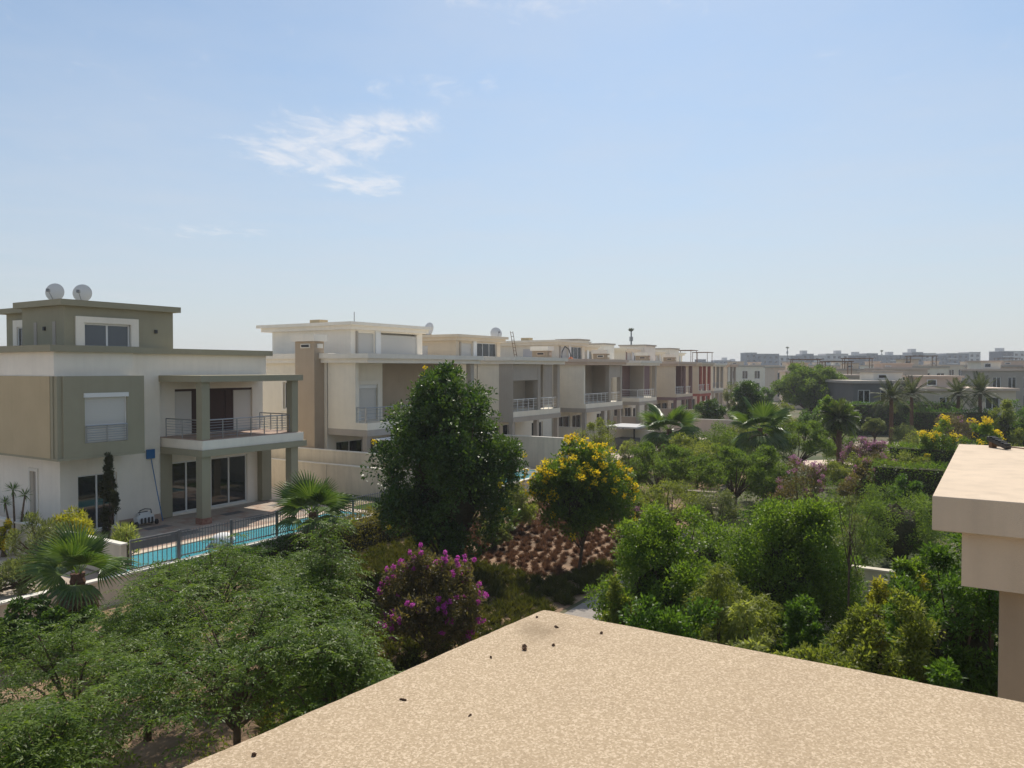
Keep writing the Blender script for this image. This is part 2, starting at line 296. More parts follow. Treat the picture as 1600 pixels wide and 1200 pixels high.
L['magenta'] = leaf('magenta_bract', (.42, .04, .33), (.68, .17, .56), .5, .6, .15, tc=(1.15, .9, 1.1))
L['pink'] = leaf('dusty_pink_bract', (.28, .10, .19), (.50, .27, .40), .45, .6, .15, tc=(1.1, 1, 1.05))
L['tuft_brown'] = leaf('brown_tuft_blade', (.10, .052, .034), (.20, .115, .070), .35, .6, .15, tc=(1.2, 1.05, .85))
L['tuft_green'] = leaf('olive_tuft_blade', (.042, .054, .012), (.12, .11, .028), .4, .55, .2)
L['core'] = noisy('inner_shade', (.035, .04, .015), (.07, .06, .028), 8, bump=1, dist=.1)  # dark colour painted in for the shade seen through leaf gaps

# ------------------------------------------------------------------ foliage generators
def unit(v): return v / np.maximum(np.linalg.norm(v, axis=-1, keepdims=True), 1e-9)
def rdirs(n): return unit(rng.normal(size=(n, 3)))
def leaf_quads(P, A, N, Ln, Wd):
    """diamond leaves: base P, axis A, normal N"""
    S = unit(np.cross(A, N)); N2 = np.cross(S, A); n = len(P)
    Ln = np.broadcast_to(np.asarray(Ln, dtype=float).reshape(-1, 1), (n, 1)); Wd = np.broadcast_to(np.asarray(Wd, dtype=float).reshape(-1, 1), (n, 1))
    mid = P + A * Ln * .45 + N2 * Wd * .16
    V = np.stack([P, mid + S * Wd * .5, P + A * Ln - N2 * Wd * .2, mid - S * Wd * .5], axis=1).reshape(-1, 3)
    return V, np.arange(4 * n).reshape(-1, 4)
def clump_leaves(C, r, per, Ln, Wd, up=.35, droop=0., shell=.35, tint_c=None):
    """leaves gathered round clump centres C (K,3) radius r (K,)"""
    K = len(C); n = K * per; idx = np.repeat(np.arange(K), per)
    d = rdirs(n); rr = (shell + (1 - shell) * rng.random(n) ** .6) * r[idx]
    P = C[idx] + d * rr[:, None] * np.array([1, 1, .85])
    A = unit(d * .9 + rng.normal(size=(n, 3)) * .6 + np.array([0, 0, up - droop])); N = unit(rng.normal(size=(n, 3)) * .7 + np.array([0, 0, 1.]))
    V, F = leaf_quads(P, A, N, Ln * rng.uniform(.65, 1.25, n), Wd * rng.uniform(.7, 1.2, n))
    tc = rng.random(K) if tint_c is None else tint_c
    return V, F, np.clip(.5 * tc[idx] + .5 * rng.random(n), 0, 1)
def crown_points(n, rx, ry, rz, cz, lump=.22, shell=.55, taper=0.):
    """clump centres grouped in rounded lobes, so tops catch light and gaps stay dark"""
    m = max(18, n // 10); g_ = np.arange(m) + .5; zz = 1 - 1.72 * g_ / m; pp = 2.39996 * g_ + rng.uniform(0, 6.28); d = unit(np.stack([np.cos(pp) * np.sqrt(1 - zz ** 2), np.sin(pp) * np.sqrt(1 - zz ** 2), zz], 1) + rng.normal(size=(m, 3)) * .16)
    lc = d * (rng.uniform(.62, .88, len(d)) * (1 + lump * rng.normal(size=len(d)) * .45))[:, None]; lr = rng.uniform(.20, .33, len(d))
    k = rng.integers(0, len(d), n); e = unit(rng.normal(size=(n, 3)) * .75 + np.array([0, 0, .45]) + d[k] * .6)
    P = lc[k] + e * (lr[k] * (shell + (1 - shell) * rng.random(n)))[:, None]
    inner = rng.random(n) < .2; P[inner] *= .6
    P[:, :2] *= (1 + taper * (.25 - P[:, 2:3] * .62 - .35 * np.maximum(P[:, 2:3], 0) ** 2))
    return P * np.array([rx, ry, rz]) + np.array([0, 0, cz])
def limbs(mb, base, C, trunk_r, fork, n, k=5, jitter=.15, lean=(0, 0)):
    top = Vector((lean[0], lean[1], fork)); b = Vector(base)
    m1 = b.lerp(top, .5) + Vector((random.uniform(-1, 1), random.uniform(-1, 1), 0)) * jitter * .4
    mb.tube([b - Vector((0, 0, .12)), b.lerp(m1, .3), m1, top], [trunk_r * 1.35, trunk_r * 1.05, trunk_r * .9, trunk_r * .75], 8)
    pick = rng.choice(len(C), min(n, len(C)), replace=False)
    for i in pick:
        e = Vector(C[i]); st = top.lerp(m1, random.random() * .5); mid = st.lerp(e, .5) + Vector((random.uniform(-1, 1), random.uniform(-1, 1), random.uniform(-.2, .9))) * jitter * (e - st).length * .5
        mb.tube([st, st.lerp(mid, .6) + (mid - st.lerp(e, .5)) * .25, mid, mid.lerp(e, .6), e], [trunk_r * .5, trunk_r * .4, trunk_r * .3, trunk_r * .18, trunk_r * .05], k, cap=False)

def merge(parts):
    Vs, Fs, Ts, off = [], [], [], 0
    for V, F, T in parts:
        Vs.append(V); Fs.append(F + off); Ts.append(T); off += len(V)
    return np.concatenate(Vs), np.concatenate(Fs), np.concatenate(Ts)
def blob_core(r3, cz, name='shade_core'):
    """lumpy dark core that closes a dense crown, its colour standing in for inner shade"""
    nu, nv = 14, 9; V = []
    for j in range(nv + 1):
        for i in range(nu):
            t = math.pi * j / nv; p = 2 * math.pi * i / nu; k = 1 + .13 * math.sin(3 * p + 5 * t) + .1 * math.sin(5 * p - 4 * t)
            V.append((r3[0] * k * math.sin(t) * math.cos(p), r3[1] * k * math.sin(t) * math.sin(p), cz + r3[2] * k * math.cos(t)))
    F = [(j * nu + i, (j + 1) * nu + i, (j + 1) * nu + (i + 1) % nu, j * nu + (i + 1) % nu) for j in range(nv) for i in range(nu)]
    return np_mesh(name, np.array(V), np.array(F), L['core'], smooth=False)

def tree(name, label, cat, loc, h, r, mat, Ln=.1, Wd=.05, clumps=140, per=70, trunk=.1, fork=None, zb=None, cr=.34, shell=.55, lump=.25, flowers=None, group=None, nl=14, ry=None, core=False, up=.35, droop=0., lean=(0, 0), top_f=False, rz=0, spike=0, taper=0.):
    """crown from zb to h, radius r; leaves in clumps carried by limbs"""
    root = empty(name, (loc[0], loc[1], loc[2] if len(loc) > 2 else 0), rz, label, cat, group)
    zb = h * .3 if zb is None else zb; cz = (h + zb) / 2; hz = (h - zb) / 2; ry = ry or r; fork = fork or max(.3, zb + .15 * hz)
    if 0 <= zb < .5: zb = -.16 * h
    if zb < .5: cz = (h + zb) / 2; hz = (h - zb) / 2
    k_ = .89 * (1 - cr * .3); Ln, Wd, per = Ln * 1.12, Wd * 1.18, int(per * 1.2)
    C = crown_points(clumps, r * k_, ry * k_, hz * k_, cz, lump, shell, taper); C[:, :2] += np.array(lean)
    rad = .60 * cr * min(r, hz) * rng.uniform(.65, 1.25, len(C))
    V, F, T = clump_leaves(C, rad, per, Ln, Wd, up, droop)
    ok = V[:, 2].reshape(-1, 4).min(axis=1) > .01; V = V.reshape(-1, 4, 3)[ok].reshape(-1, 3); T = T[ok]; F = np.arange(len(V)).reshape(-1, 4); C[:, 2] = np.maximum(C[:, 2], .15)
    crown = add('crown', np_mesh('crown', V, F, L[mat], T), root)
    mb = MB(); limbs(mb, (0, 0, 0), C, trunk, fork, nl, lean=(lean[0] * .5, lean[1] * .5)); mb.build('trunk', M['bark'], root, smooth=True)
    if core: add('shade_core', blob_core((r * .42, ry * .42, hz * .46), cz - hz * .1), root)
    if flowers:
        fm, nf, fr, fl = flowers
        q = (C - np.array([0, 0, cz])) / np.array([r, ry, hz]); o = unit(q); ou = np.linalg.norm(q, axis=1); sc = (o[:, 2] * .8 + ou * 1.2 + rng.normal(size=len(C)) * .35) if top_f else ou + rng.random(len(C)) * .6
        idx = np.argsort(-sc)[:nf]; FC = C[idx] + o[idx] * np.array([r, ry, hz]) * cr * .5 + rng.normal(size=(len(idx), 3)) * .05
        if spike: FC = np.concatenate([FC + np.array([0, 0, q * fr * 1.25]) + rng.normal(size=FC.shape) * .02 for q in range(spike)])
        V, F, T = clump_leaves(FC, fr * rng.uniform(.5, 1.2, len(FC)), 26, fl, fl * .75, .2)
        add('blossoms', np_mesh('blossoms', V, F, L[fm], T), crown)
    return root

def neem(name, label, loc, h, r, rosettes=240, trunk=.075, fork=1.6, inner=.35, lean=(0, 0), zb=1.6, mat='neem'):
    """tree with feathery pinnate leaves in layered sprays"""
    root = empty(name, (loc[0], loc[1], 0), 0, label, 'tree', 'feathery trees in the near garden')
    nb = 15; B = []
    for i in range(nb):
        a = 2.4 * i + random.uniform(-.3, .3); q = random.uniform(inner, 1)
        B.append((r * q * math.cos(a) + lean[0], r * q * math.sin(a) + lean[1], zb + (h - zb) * (1 - .65 * q ** 1.5) * random.uniform(.72, 1.0)))
    mb = MB(); top = Vector((0, 0, fork))
    mb.tube([(0, 0, -.15), (.03, -.02, fork * .35), (-.03, .03, fork * .7), top], [trunk * 1.3, trunk, trunk * .9, trunk * .75], 8)
    tips = []
    for i, e in enumerate(B):
        e = Vector(e); st = top.lerp(Vector((-.03, .03, fork * .7)), random.random() * .9); mid = st.lerp(e, .45) + Vector((0, 0, .25 + .2 * random.random()))
        mb.tube([st, st.lerp(mid, .55) + Vector((0, 0, .08)), mid, mid.lerp(e, .6) + Vector((0, 0, .05)), e], [trunk * .5, trunk * .42, trunk * .3, trunk * .2, trunk * .08], 5, cap=False)
        for q in range(max(1, rosettes // nb)):
            t = random.uniform(.35, 1.08); p = mid.lerp(e, t) if t > .2 else e
            s = .42 * r * (.5 + .5 * random.random())
            p = p + Vector((random.gauss(0, 1) * s * .56, random.gauss(0, 1) * s * .56, random.gauss(-.1, 1) * s * .30)); p.z = max(p.z, .35); tips.append(p)
            if q % 4 == 0: mb.tube([mid.lerp(e, t * .8), p], [trunk * .12, trunk * .05], 4, cap=False)
    mb.build('trunk', M['bark'], root, smooth=True)
    tips = np.array(tips); nt = len(tips); per = 7; n = nt * per; ti = np.repeat(np.arange(nt), per)
    az = rng.uniform(0, 6.283, n); el = rng.uniform(-.35, .6, n)
    A = np.stack([np.cos(az) * np.cos(el), np.sin(az) * np.cos(el), np.sin(el)], 1); ll = rng.uniform(.32, .54, n)
    m = 15; s = np.linspace(.15, 1, m // 2 + 1); pos, ax, nn, tt = [], [], [], []
    side = unit(np.cross(A, np.array([0, 0, 1.]))); ctint = rng.random(nt)[ti] * .55
    for j, sj in enumerate(s):
        cen = tips[ti] + A * (ll * sj)[:, None] + np.array([0, 0, -1.]) * (ll * .34 * sj ** 2)[:, None]
        for sg in ((1, -1) if j < len(s) - 1 else (0,)):
            a2 = unit(A * .55 + side * sg * .8 + np.array([0, 0, -.26]) + rng.normal(size=(n, 3)) * .2)
            pos.append(cen); ax.append(a2); nn.append(unit(np.array([0, 0, 1.]) + side * sg * .35 + rng.normal(size=(n, 3)) * .4)); tt.append(np.clip(ctint + .45 * rng.random(n), 0, 1))
    P, A2, N2, T = np.concatenate(pos), np.concatenate(ax), np.concatenate(nn), np.concatenate(tt)
    V, F = leaf_quads(P, A2, N2, .080 * rng.uniform(.75, 1.2, len(P)), .025)
    add('crown', np_mesh('crown', V, F, L[mat], T), root); return root

def hedge(name, label, x0, x1, y0, y1, z0, z1, loc, rz, mat, per_m2=240, Ln=.09, Wd=.05, wob=.10, parent_kind=None, group=None):
    """clipped hedge: leaf skin over a dark core box that stands in for inner shade, local box coordinates"""
    root = empty(name, (loc[0], loc[1], loc[2] if len(loc) > 2 else 0), rz, label, 'hedge', group)
    dx, dy, dz = x1 - x0, y1 - y0, z1 - z0; parts = []
    def face(n, o, e1, e2, nrm):
        uv = rng.random((n, 2)); P = np.array(o) + uv[:, :1] * np.array(e1) + uv[:, 1:] * np.array(e2)
        w = wob * (np.sin(P[:, 0] * 2.3 + P[:, 2] * 3.1) + np.sin(P[:, 1] * 2.9 + P[:, 2] * 1.7 + 1) + np.sin(P[:, 0] * 5.1 - P[:, 1] * 4.3)) * .55 + rng.normal(size=n) * wob * .8
        P = P + np.array(nrm) * w[:, None]
        A = unit(np.array(nrm) * .8 + rng.normal(size=(n, 3)) * .6 + np.array([0, 0, .35])); N = unit(rng.normal(size=(n, 3)) * .6 + np.array(nrm) * .4 + np.array([0, 0, .6]))
        V, F = leaf_quads(P, A, N, Ln * rng.uniform(.7, 1.25, n), Wd); t = np.clip(.35 + .3 * np.sin(P[:, 0] * 1.7 + P[:, 1]) * np.sin(P[:, 2] * 2 + P[:, 0]) + rng.normal(size=n) * .25, 0, 1)
        parts.append((V, F, t))
    face(int(per_m2 * dx * dy * 1.3), (x0, y0, z1), (dx, 0, 0), (0, dy, 0), (0, 0, 1))
    face(int(per_m2 * dx * dz), (x0, y0, z0), (dx, 0, 0), (0, 0, dz), (0, -1, 0)); face(int(per_m2 * dx * dz * .5), (x0, y1, z0), (dx, 0, 0), (0, 0, dz), (0, 1, 0))
    face(int(per_m2 * dy * dz), (x0, y0, z0), (0, dy, 0), (0, 0, dz), (-1, 0, 0)); face(int(per_m2 * dy * dz), (x1, y0, z0), (0, dy, 0), (0, 0, dz), (1, 0, 0))
    V, F, T = merge(parts); add('foliage', np_mesh('foliage', V, F, L[mat], T), root)
    i = min(.14, dx * .2, dy * .2); MB().box(x0 + i, x1 - i, y0 + i, y1 - i, z0 - .05, z1 - i).build('shade_core', L['core'], root); return root

def fan_frond_mesh(seg=28, pet=.45, rad=1.0, spread=R(255), droop=.35, mat='palm'):
    """one fan leaf: stalk along +x then a pleated fan"""
    V, F, T = [], [], []
    def q(*p):
        n = len(V); V.extend(p); F.append((n, n + 1, n + 2, n + 3))
    for (r0, r1, x0, x1) in ((.022, .016, 0, pet * .5), (.016, .012, pet * .5, pet)):
        q((x0, -r0, .0), (x1, -r1, .02), (x1, r1, .02), (x0, r0, .0)); T.append(.7); q((x0, -r0, -.015), (x1, -r1, 0), (x1, -r1, .02), (x0, -r0, 0)); T.append(.6)
    for i in range(seg):
        a = (i / (seg - 1) - .5) * spread; ln = rad * (1 - .32 * abs(a / (spread / 2)) ** 2) * random.uniform(.92, 1.05); da = spread / seg * .56
        c, s = math.cos(a), math.sin(a); tx = random.uniform(0, 1); curl = droop * random.uniform(.7, 1.3)
        def pt(t, off, zz): 
            aa = a + off; return (pet + ln * t * math.cos(aa), ln * t * math.sin(aa), .02 + zz - curl * ln * max(0, t - .35) ** 2 * 1.3)
        for sg in (-1, 1):
            q((pet, 0, .02), pt(.55, 0, .035), pt(.55, sg * da, -.01), pt(.28, sg * da, .0)); T.append(tx)
            q(pt(.55, 0, .035), pt(.8, 0, .02), pt(.8, sg * da * .42, 0), pt(.55, sg * da, -.01)); T.append(tx)
            q(pt(.8, 0, .02), pt(1, 0, 0), pt(1, sg * .004, 0), pt(.8, sg * da * .42, 0)); T.append(min(1, tx + .3))
    return np_mesh('frond', np.array(V), np.array(F), L[mat], np.array(T))
FAN = {}
def fan_palm(name, label, loc, zc, r, n=18, trunk_r=.2, dry=3, rz=0, group='fan palms', t0=1.2, t1=-.35):
    if not FAN:
        FAN['g'] = [fan_frond_mesh(droop=d, pet=.62, seg=30, spread=R(200)) for d in (.18, .42, .75)]; FAN['d'] = [fan_frond_mesh(droop=.9, mat='palm_dry', seg=20)]
    root = empty(name, (loc[0], loc[1], loc[2] if len(loc) > 2 else 0), rz, label, 'palm', group)
    z0 = zc - (loc[2] if len(loc) > 2 else 0); mb = MB(); rings = max(6, int(z0 / .12)); pts, rad = [], []
    for i in range(rings + 1):
        pts.append((0, 0, -.1 + (z0 + .1) * i / rings)); rad.append(trunk_r * (1.25 - .45 * i / rings) * (1 + (.12 if i % 2 else -.06)))
    mb.tube(pts, rad, 10); mb.build('trunk', M['palmbark'], root)
    s = r / 1.5
    for i in range(n):
        a = 2.399 * i; t = i / (n - 1); tilt = t0 + (t1 - t0) * t + random.uniform(-.15, .15)         # upright in the middle, hanging outside
        o = add('frond', FAN['g'][min(2, int(t * 3))], root, (0, 0, z0 - .05 - .15 * t), (random.uniform(-.55, .55), -tilt, a)); o.scale = (s, s, s) if i % 3 else (s * .85,) * 3
    for i in range(dry):
        a = random.uniform(0, 6.28); o = add('frond', FAN['d'][0], root, (0, 0, z0 - .25), (random.uniform(-.3, .3), random.uniform(.75, 1.15), a)); o.scale = (s * .8,) * 3
    return root
def feather_frond_mesh(ln=2.0, n=30, curve=.5, mat='date', lw=.05, ll=.5):
    P, A, N, T = [], [], [], []; mbv = []
    for i in range(n):
        t = .12 + .88 * i / (n - 1); x = ln * t; z = ln * (.18 * t - curve * t * t); dz = .18 - 2 * curve * t; ax = Vector((1, 0, dz)).normalized()
        for sg in (-1, 1):
            P.append((x, 0, z)); d = Vector((ax.x * .65, sg * .75, ax.z * .65 + .25 - .5 * t)).normalized(); A.append(tuple(d)); N.append((random.uniform(-.3, .3), -sg * .3, 1)); T.append(random.random())
        mbv.append((x, z))
    sz = np.repeat([ll * (.55 + .45 * math.sin(math.pi * min(1, .15 + .8 * i / n))) for i in range(n)], 2)
    V, F = leaf_quads(np.array(P), np.array(A), unit(np.array(N, dtype=float)), sz, lw)
    V2, F2, off = [], [], len(V)
    for (x0, z0), (x1, z1) in zip(mbv[:-1], mbv[1:]):
        k = off + len(V2); w = .022; V2 += [(x0, -w, z0), (x1, -w, z1), (x1, w, z1 + .01), (x0, w, z0 + .01)]; F2.append((k, k+1, k+2, k+3))
    return np_mesh('frond', np.concatenate([V, np.array(V2)]), np.concatenate([F, np.array(F2)]), L[mat], np.concatenate([np.array(T), np.full(len(F2), .8)]))
FEA = {}
def feather_palm(name, label, loc, zc, r, n=26, trunk_r=.2, mat='date', group='date palms', lw=.05):
    if mat not in FEA: FEA[mat] = [feather_frond_mesh(2.0, 30, c, mat, lw) for c in (.12, .35, .6)]
    root = empty(name, (loc[0], loc[1], 0), random.uniform(0, 6), label, 'palm', group); mb = MB(); rings = max(8, int(zc / .25))
    mb.tube([(0, 0, -.1 + (zc + .1) * i / rings) for i in range(rings + 1)], [trunk_r * (1.15 - .25 * i / rings) * (1.08 if i % 2 else .95) for i in range(rings + 1)], 9); mb.build('trunk', M['palmbark'], root)
    for i in range(n):
        t = i / (n - 1); tilt = 1.2 - 1.55 * t + random.uniform(-.1, .1)
        o = add('frond', FEA[mat][min(2, int(t * 3))], root, (0, 0, zc), (random.uniform(-.3, .3), -tilt, 2.399 * i)); s = r / 2 * random.uniform(.85, 1.1); o.scale = (s, s, s)
    return root

# ------------------------------------------------------------------ the setting
def sheet(name, poly, z, mat, kind='structure', label=None):
    me = bpy.data.meshes.new(name); me.from_pydata([(x, y, z) for x, y in poly], [], [tuple(range(len(poly)))]); me.update(); me.materials.append(mat)
    return tag(add(name, me), label, kind=kind)
sheet('ground', [(-1500, -300), (1900, -300), (1900, 2600), (-1500, 2600)], 0, M['ground'])
sheet('planting_bed', [ab(-30, 5.7), ab(-30, 19.2), ab(-6, 19.3), ab(4, 19.3), ab(14, 18.4), ab(40, 16.6), ab(40, 5.7)], .004, M['soil'])
def path():
    L1 = [ab(-30, 20.4), ab(-6, 20.5), ab(1.5, 20.5), ab(9, 20.0), ab(15, 19.2)]; w = [2.0, 2.0, 2.0, 2.0, 1.6]
    P = [(p[0] - WX * k * .5, p[1] - WY * k * .5) for p, k in zip(L1, w)] + [(p[0] + WX * k * .5, p[1] + WY * k * .5) for p, k in zip(L1, w)][::-1]
    sheet('path', P, .008, M['path'])
path()
sheet('sand_clearing', [(24.5, 62.5), (28.5, 61.5), (30.5, 66), (29.5, 70), (26, 69)], .012, M['sand'])
sheet('sand_ground', [(34, 76), (42, 74), (47, 83), (42, 88), (36, 86)], .012, noisy('pale_gravel', (.36, .29, .24), (.44, .36, .30), 3))
sheet('road', [(36, 108), (60, 100), (64, 112), (40, 121)], .012, M['asphalt'])
# raised terrace that carries the row of villas
ter = MB(); ter.prism([ab(-40, 5.5), ab(64, 5.5), ab(78, 1.5), ab(112, -5), ab(150, -9), ab(150, -34), ab(-40, -22)], -.2, .8)
tag(ter.build('terrace', M['paving']), kind='structure')

def row_root(name, a, b, label, cat, group=None, z=0): x, y = ab(a, b); return empty(name, (x, y, z), PHI, label, cat, group)   # local x runs along the row, local y into the plots
rw = row_root('retaining_wall', -25, 5.5, 'low pale retaining wall with white coping below the pool fence', 'wall')
MB().box(0, 52, -.22, -.01, -.1, .95).build('wall', M['wallbeige'], rw); MB().box(0, 52, -.27, .03, .95, 1.02).build('coping', M['ivory'], rw)

# deck tiles beside the near villa, laid one by one
dk = row_root('deck', 0, 0, None, None); dk['kind'] = 'structure'
tile_me = {}
for k in ('tile_pink', 'tile_grey', 'tile_beige'):
    t = MB(); t.box(-.293, .293, -.293, .293, 0, .05); me = bpy.data.meshes.new('tile'); me.from_pydata(t.v, [], t.f); me.update(); me.materials.append(M[k]); tile_me[k] = me
for i in range(25):
    for j in range(10):
        x = -5.4 + i * .6; y = -2.2 + j * .6
        if y > 3.0: continue
        g = 'tile_grey' if (i in (6, 7, 13, 14, 18) and j in (2, 3, 6)) else ('tile_pink' if (i + 2 * j) % 7 in (0, 3) or j == 0 else 'tile_beige')
        add('tile', tile_me[g], dk, (x, y, .805 + random.uniform(0, .004)))
def pool(label, a0, a1, b0, b1):
    r = row_root('swimming_pool', a0, b1, label, 'pool', 'garden pools'); w, d = a1 - a0, b1 - b0
    c = MB(); c.box(-.35, w + .35, -.3, 0, .7, .87); c.box(-.35, w + .35, d, d + .4, .7, .87); c.box(-.35, 0, 0, d, .7, .87); c.box(w, w + .35, 0, d, .7, .87)
    c.build('coping', M['coping'], r); MB().box(0, w, 0, d, .6, .822).build('water', M['water'], r)
    s = MB()
    for k in range(4): s.box(w - 1.9 + k * .42, w - 1.62 + k * .42, .5, d - .3, .823, .826)
    s.build('step', M['tile_grey'], r); return r
pool('turquoise swimming pool behind the grey bar fence of the near villa', -7.0, 6.2, 2.75, 5.15)
pool('small bright turquoise pool glimpsed between the dark tree and the yellow tree', 18.5, 25.5, 2.6, 5.1)
# lawn past the pool
lw = row_root('lawn', 7.2, 5.3, None, None); tag(lw, 'short green lawn behind the bar fence', None, kind='stuff')
MB().box(0, 3.2, 0, 7.5, .79, .83).build('turf', M['lawn'], lw)
n = 9000; P = np.stack([rng.uniform(0, 3.2, n), rng.uniform(0, 7.5, n), np.full(n, .82)], 1)
V, F = leaf_quads(P, unit(rng.normal(size=(n, 3)) * .5 + np.array([0, 0, 1])), unit(rng.normal(size=(n, 3))), .09, .02); add('grass', np_mesh('grass', V, F, L['bright'], rng.random(n)), lw)

# fence: every bar its own piece
def bar_mesh(h, w=.022):
    t = MB(); t.box(-w / 2, w / 2, -w / 2, w / 2, 0, h); me = bpy.data.meshes.new('bar'); me.from_pydata(t.v, [], t.f); me.update(); me.materials.append(M['greymetal']); return me
fb = bar_mesh(1.0)
fn = row_root('pool_fence', -4.95, 5.36, 'long grey metal bar fence running along the near pool', 'fence')
for i in range(int(16.3 / .13)): add('bar', fb, fn, (.1 + i * .13, 0, 1.06))
for i in range(8): MB().box(i * 2.35 - .035, i * 2.35 + .035, -.035, .035, .98, 2.12).build('post', M['greymetal'], fn)
for z in (1.1, 1.98): MB().box(0, 16.4, -.018, .018, z, z + .04).build('rail', M['greymetal'], fn)
gt = row_root('pool_gate', -6.95, 5.36, 'grey framed metal gate at the left end of the pool fence', 'gate')
for i in range(10): add('bar', fb, gt, (.14 + i * .19, 0, 1.0))
g = MB(); g.box(0, .06, -.03, .03, .98, 2.1); g.box(1.9, 1.97, -.03, .03, .98, 2.1); g.box(.06, 1.9, -.028, .028, 2.02, 2.09); g.box(.06, 1.9, -.028, .028, .99, 1.05); g.build('gate_frame', M['greymetal'], gt)
MB().box(.06, 1.9, .0, .012, 1.72, 1.98).build('panel', M['greymetal'], gt)

def wall_w(name, label, a, b0, b1, zt, th=.2, mat='wallbeige', z0=.5, cop='ivory'):
    """garden wall running straight out from the row (along b)"""
    r = row_root(name, a, b1, label, 'wall', 'garden walls')
    MB().box(0, th, 0, b1 - b0, z0, zt - .06).build('wall', M[mat], r); MB().box(-.03, th + .03, -.03, b1 - b0 + .03, zt - .06, zt).build('coping', M[cop], r); return r
wall_w('garden_wall', 'low pale garden wall behind the near fan palm at the left edge', -7.35, -12, 5.5, 2.05)
wall_w('garden_wall', 'lower front pale garden wall with a joint, behind the bar fence', 10.3, -16, 5.45, 2.55)
r = wall_w('garden_wall', 'taller cream garden wall with white top below the white pergola', 11.3, -16, 3.2, 3.25)
for bb in (-2.5, 1.6): MB().box(10.27, 10.295, -bb - .04, -bb + .04, .8, 2.48).build('pilaster', M['wallbeige'], bpy.data.objects['garden_wall.001']).location = (-10.3, 5.45, 0)
wall_w('garden_wall', 'smooth pale garden wall between the dark tree and the yellow tree', 27.3, -14, 5.4, 3.15)
wall_w('garden_wall', 'far cream garden wall left of the fan palms', 43.5, -12, 5.2, 2.6, mat='cream')
wall_w('garden_wall', 'tan garden wall beyond the left fan palm, under the far villas', 60.5, -10, 8.5, 2.7, mat='rose')
wall_w('garden_wall', 'brown distant garden wall below the round dark trees', 76, -8, 9.5, 2.9, mat='rose')

# ------------------------------------------------------------------ buildings
def window(parent, axis, c0, c1, z0, z1, t, panes=2, fm='frame', pm='glass', inset=.12, bar=.07, rows=1, name='window'):
    def bx(mb, a, b, d0, d1, p, q):
        if axis == 0: mb.box(a, b, t + d0, t + d1, p, q)
        else: mb.box(t + d0, t + d1, a, b, p, q)
    f = MB(); d0, d1 = inset, inset + .09
    bx(f, c0, c0 + bar, d0, d1, z0, z1); bx(f, c1 - bar, c1, d0, d1, z0, z1); bx(f, c0 + bar, c1 - bar, d0, d1, z1 - bar, z1); bx(f, c0 + bar, c1 - bar, d0, d1, z0, z0 + bar)
    w = (c1 - c0 - bar * (panes + 1)) / panes
    for i in range(1, panes): x = c0 + i * (w + bar); bx(f, x, x + bar, d0, d1, z0 + bar, z1 - bar)
    fo = f.build(name, M[fm], parent)
    for i in range(panes):
        x = c0 + bar + i * (w + bar); m = MB(); bx(m, x - .01, x + w + .01, inset + .035, inset + .06, z0 + bar - .01, z1 - bar + .01); m.build('pane', M[pm], fo)
    return fo
def shutter(parent, axis, c0, c1, z0, z1, t, inset=.1, mat='shutter', pitch=.075):
    def bx(mb, a, b, d0, d1, p, q):
        if axis == 0: mb.box(a, b, t + d0, t + d1, p, q)
        else: mb.box(t + d0, t + d1, a, b, p, q)
    m = MB(); bx(m, c0, c1, inset + .02, inset + .04, z0, z1); z = z0
    while z < z1 - .02: bx(m, c0 + .005, c1 - .005, inset, inset + .021, z + .012, min(z + pitch, z1)); z += pitch
    s = m.build('shutter', M[mat], parent); g = MB(); bx(g, c0 - .0, c0 + .05, inset - .03, inset - .001, z0, z1); bx(g, c1 - .05, c1, inset - .03, inset - .001, z0, z1); g.build('guide_rail', M['frame'], s); return s
def railing(parent, p0, p1, z, h=.95, posts=5, bars=5, mat='steel', vertical=False):
    x0, y0 = p0; x1, y1 = p1; m = MB(); ln = math.hypot(x1 - x0, y1 - y0)
    for i in range(posts + 1):
        t = i / posts; m.tube([(x0 + (x1 - x0) * t, y0 + (y1 - y0) * t, z), (x0 + (x1 - x0) * t, y0 + (y1 - y0) * t, z + h)], .028, 6)
    m.tube([(x0, y0, z + h), (x1, y1, z + h)], .032, 6)
    for j in range(bars): zz = z + h * (.14 + .72 * j / max(1, bars - 1)); m.tube([(x0, y0, zz), (x1, y1, zz)], .011, 5)
    return m.build('railing', M[mat], parent)

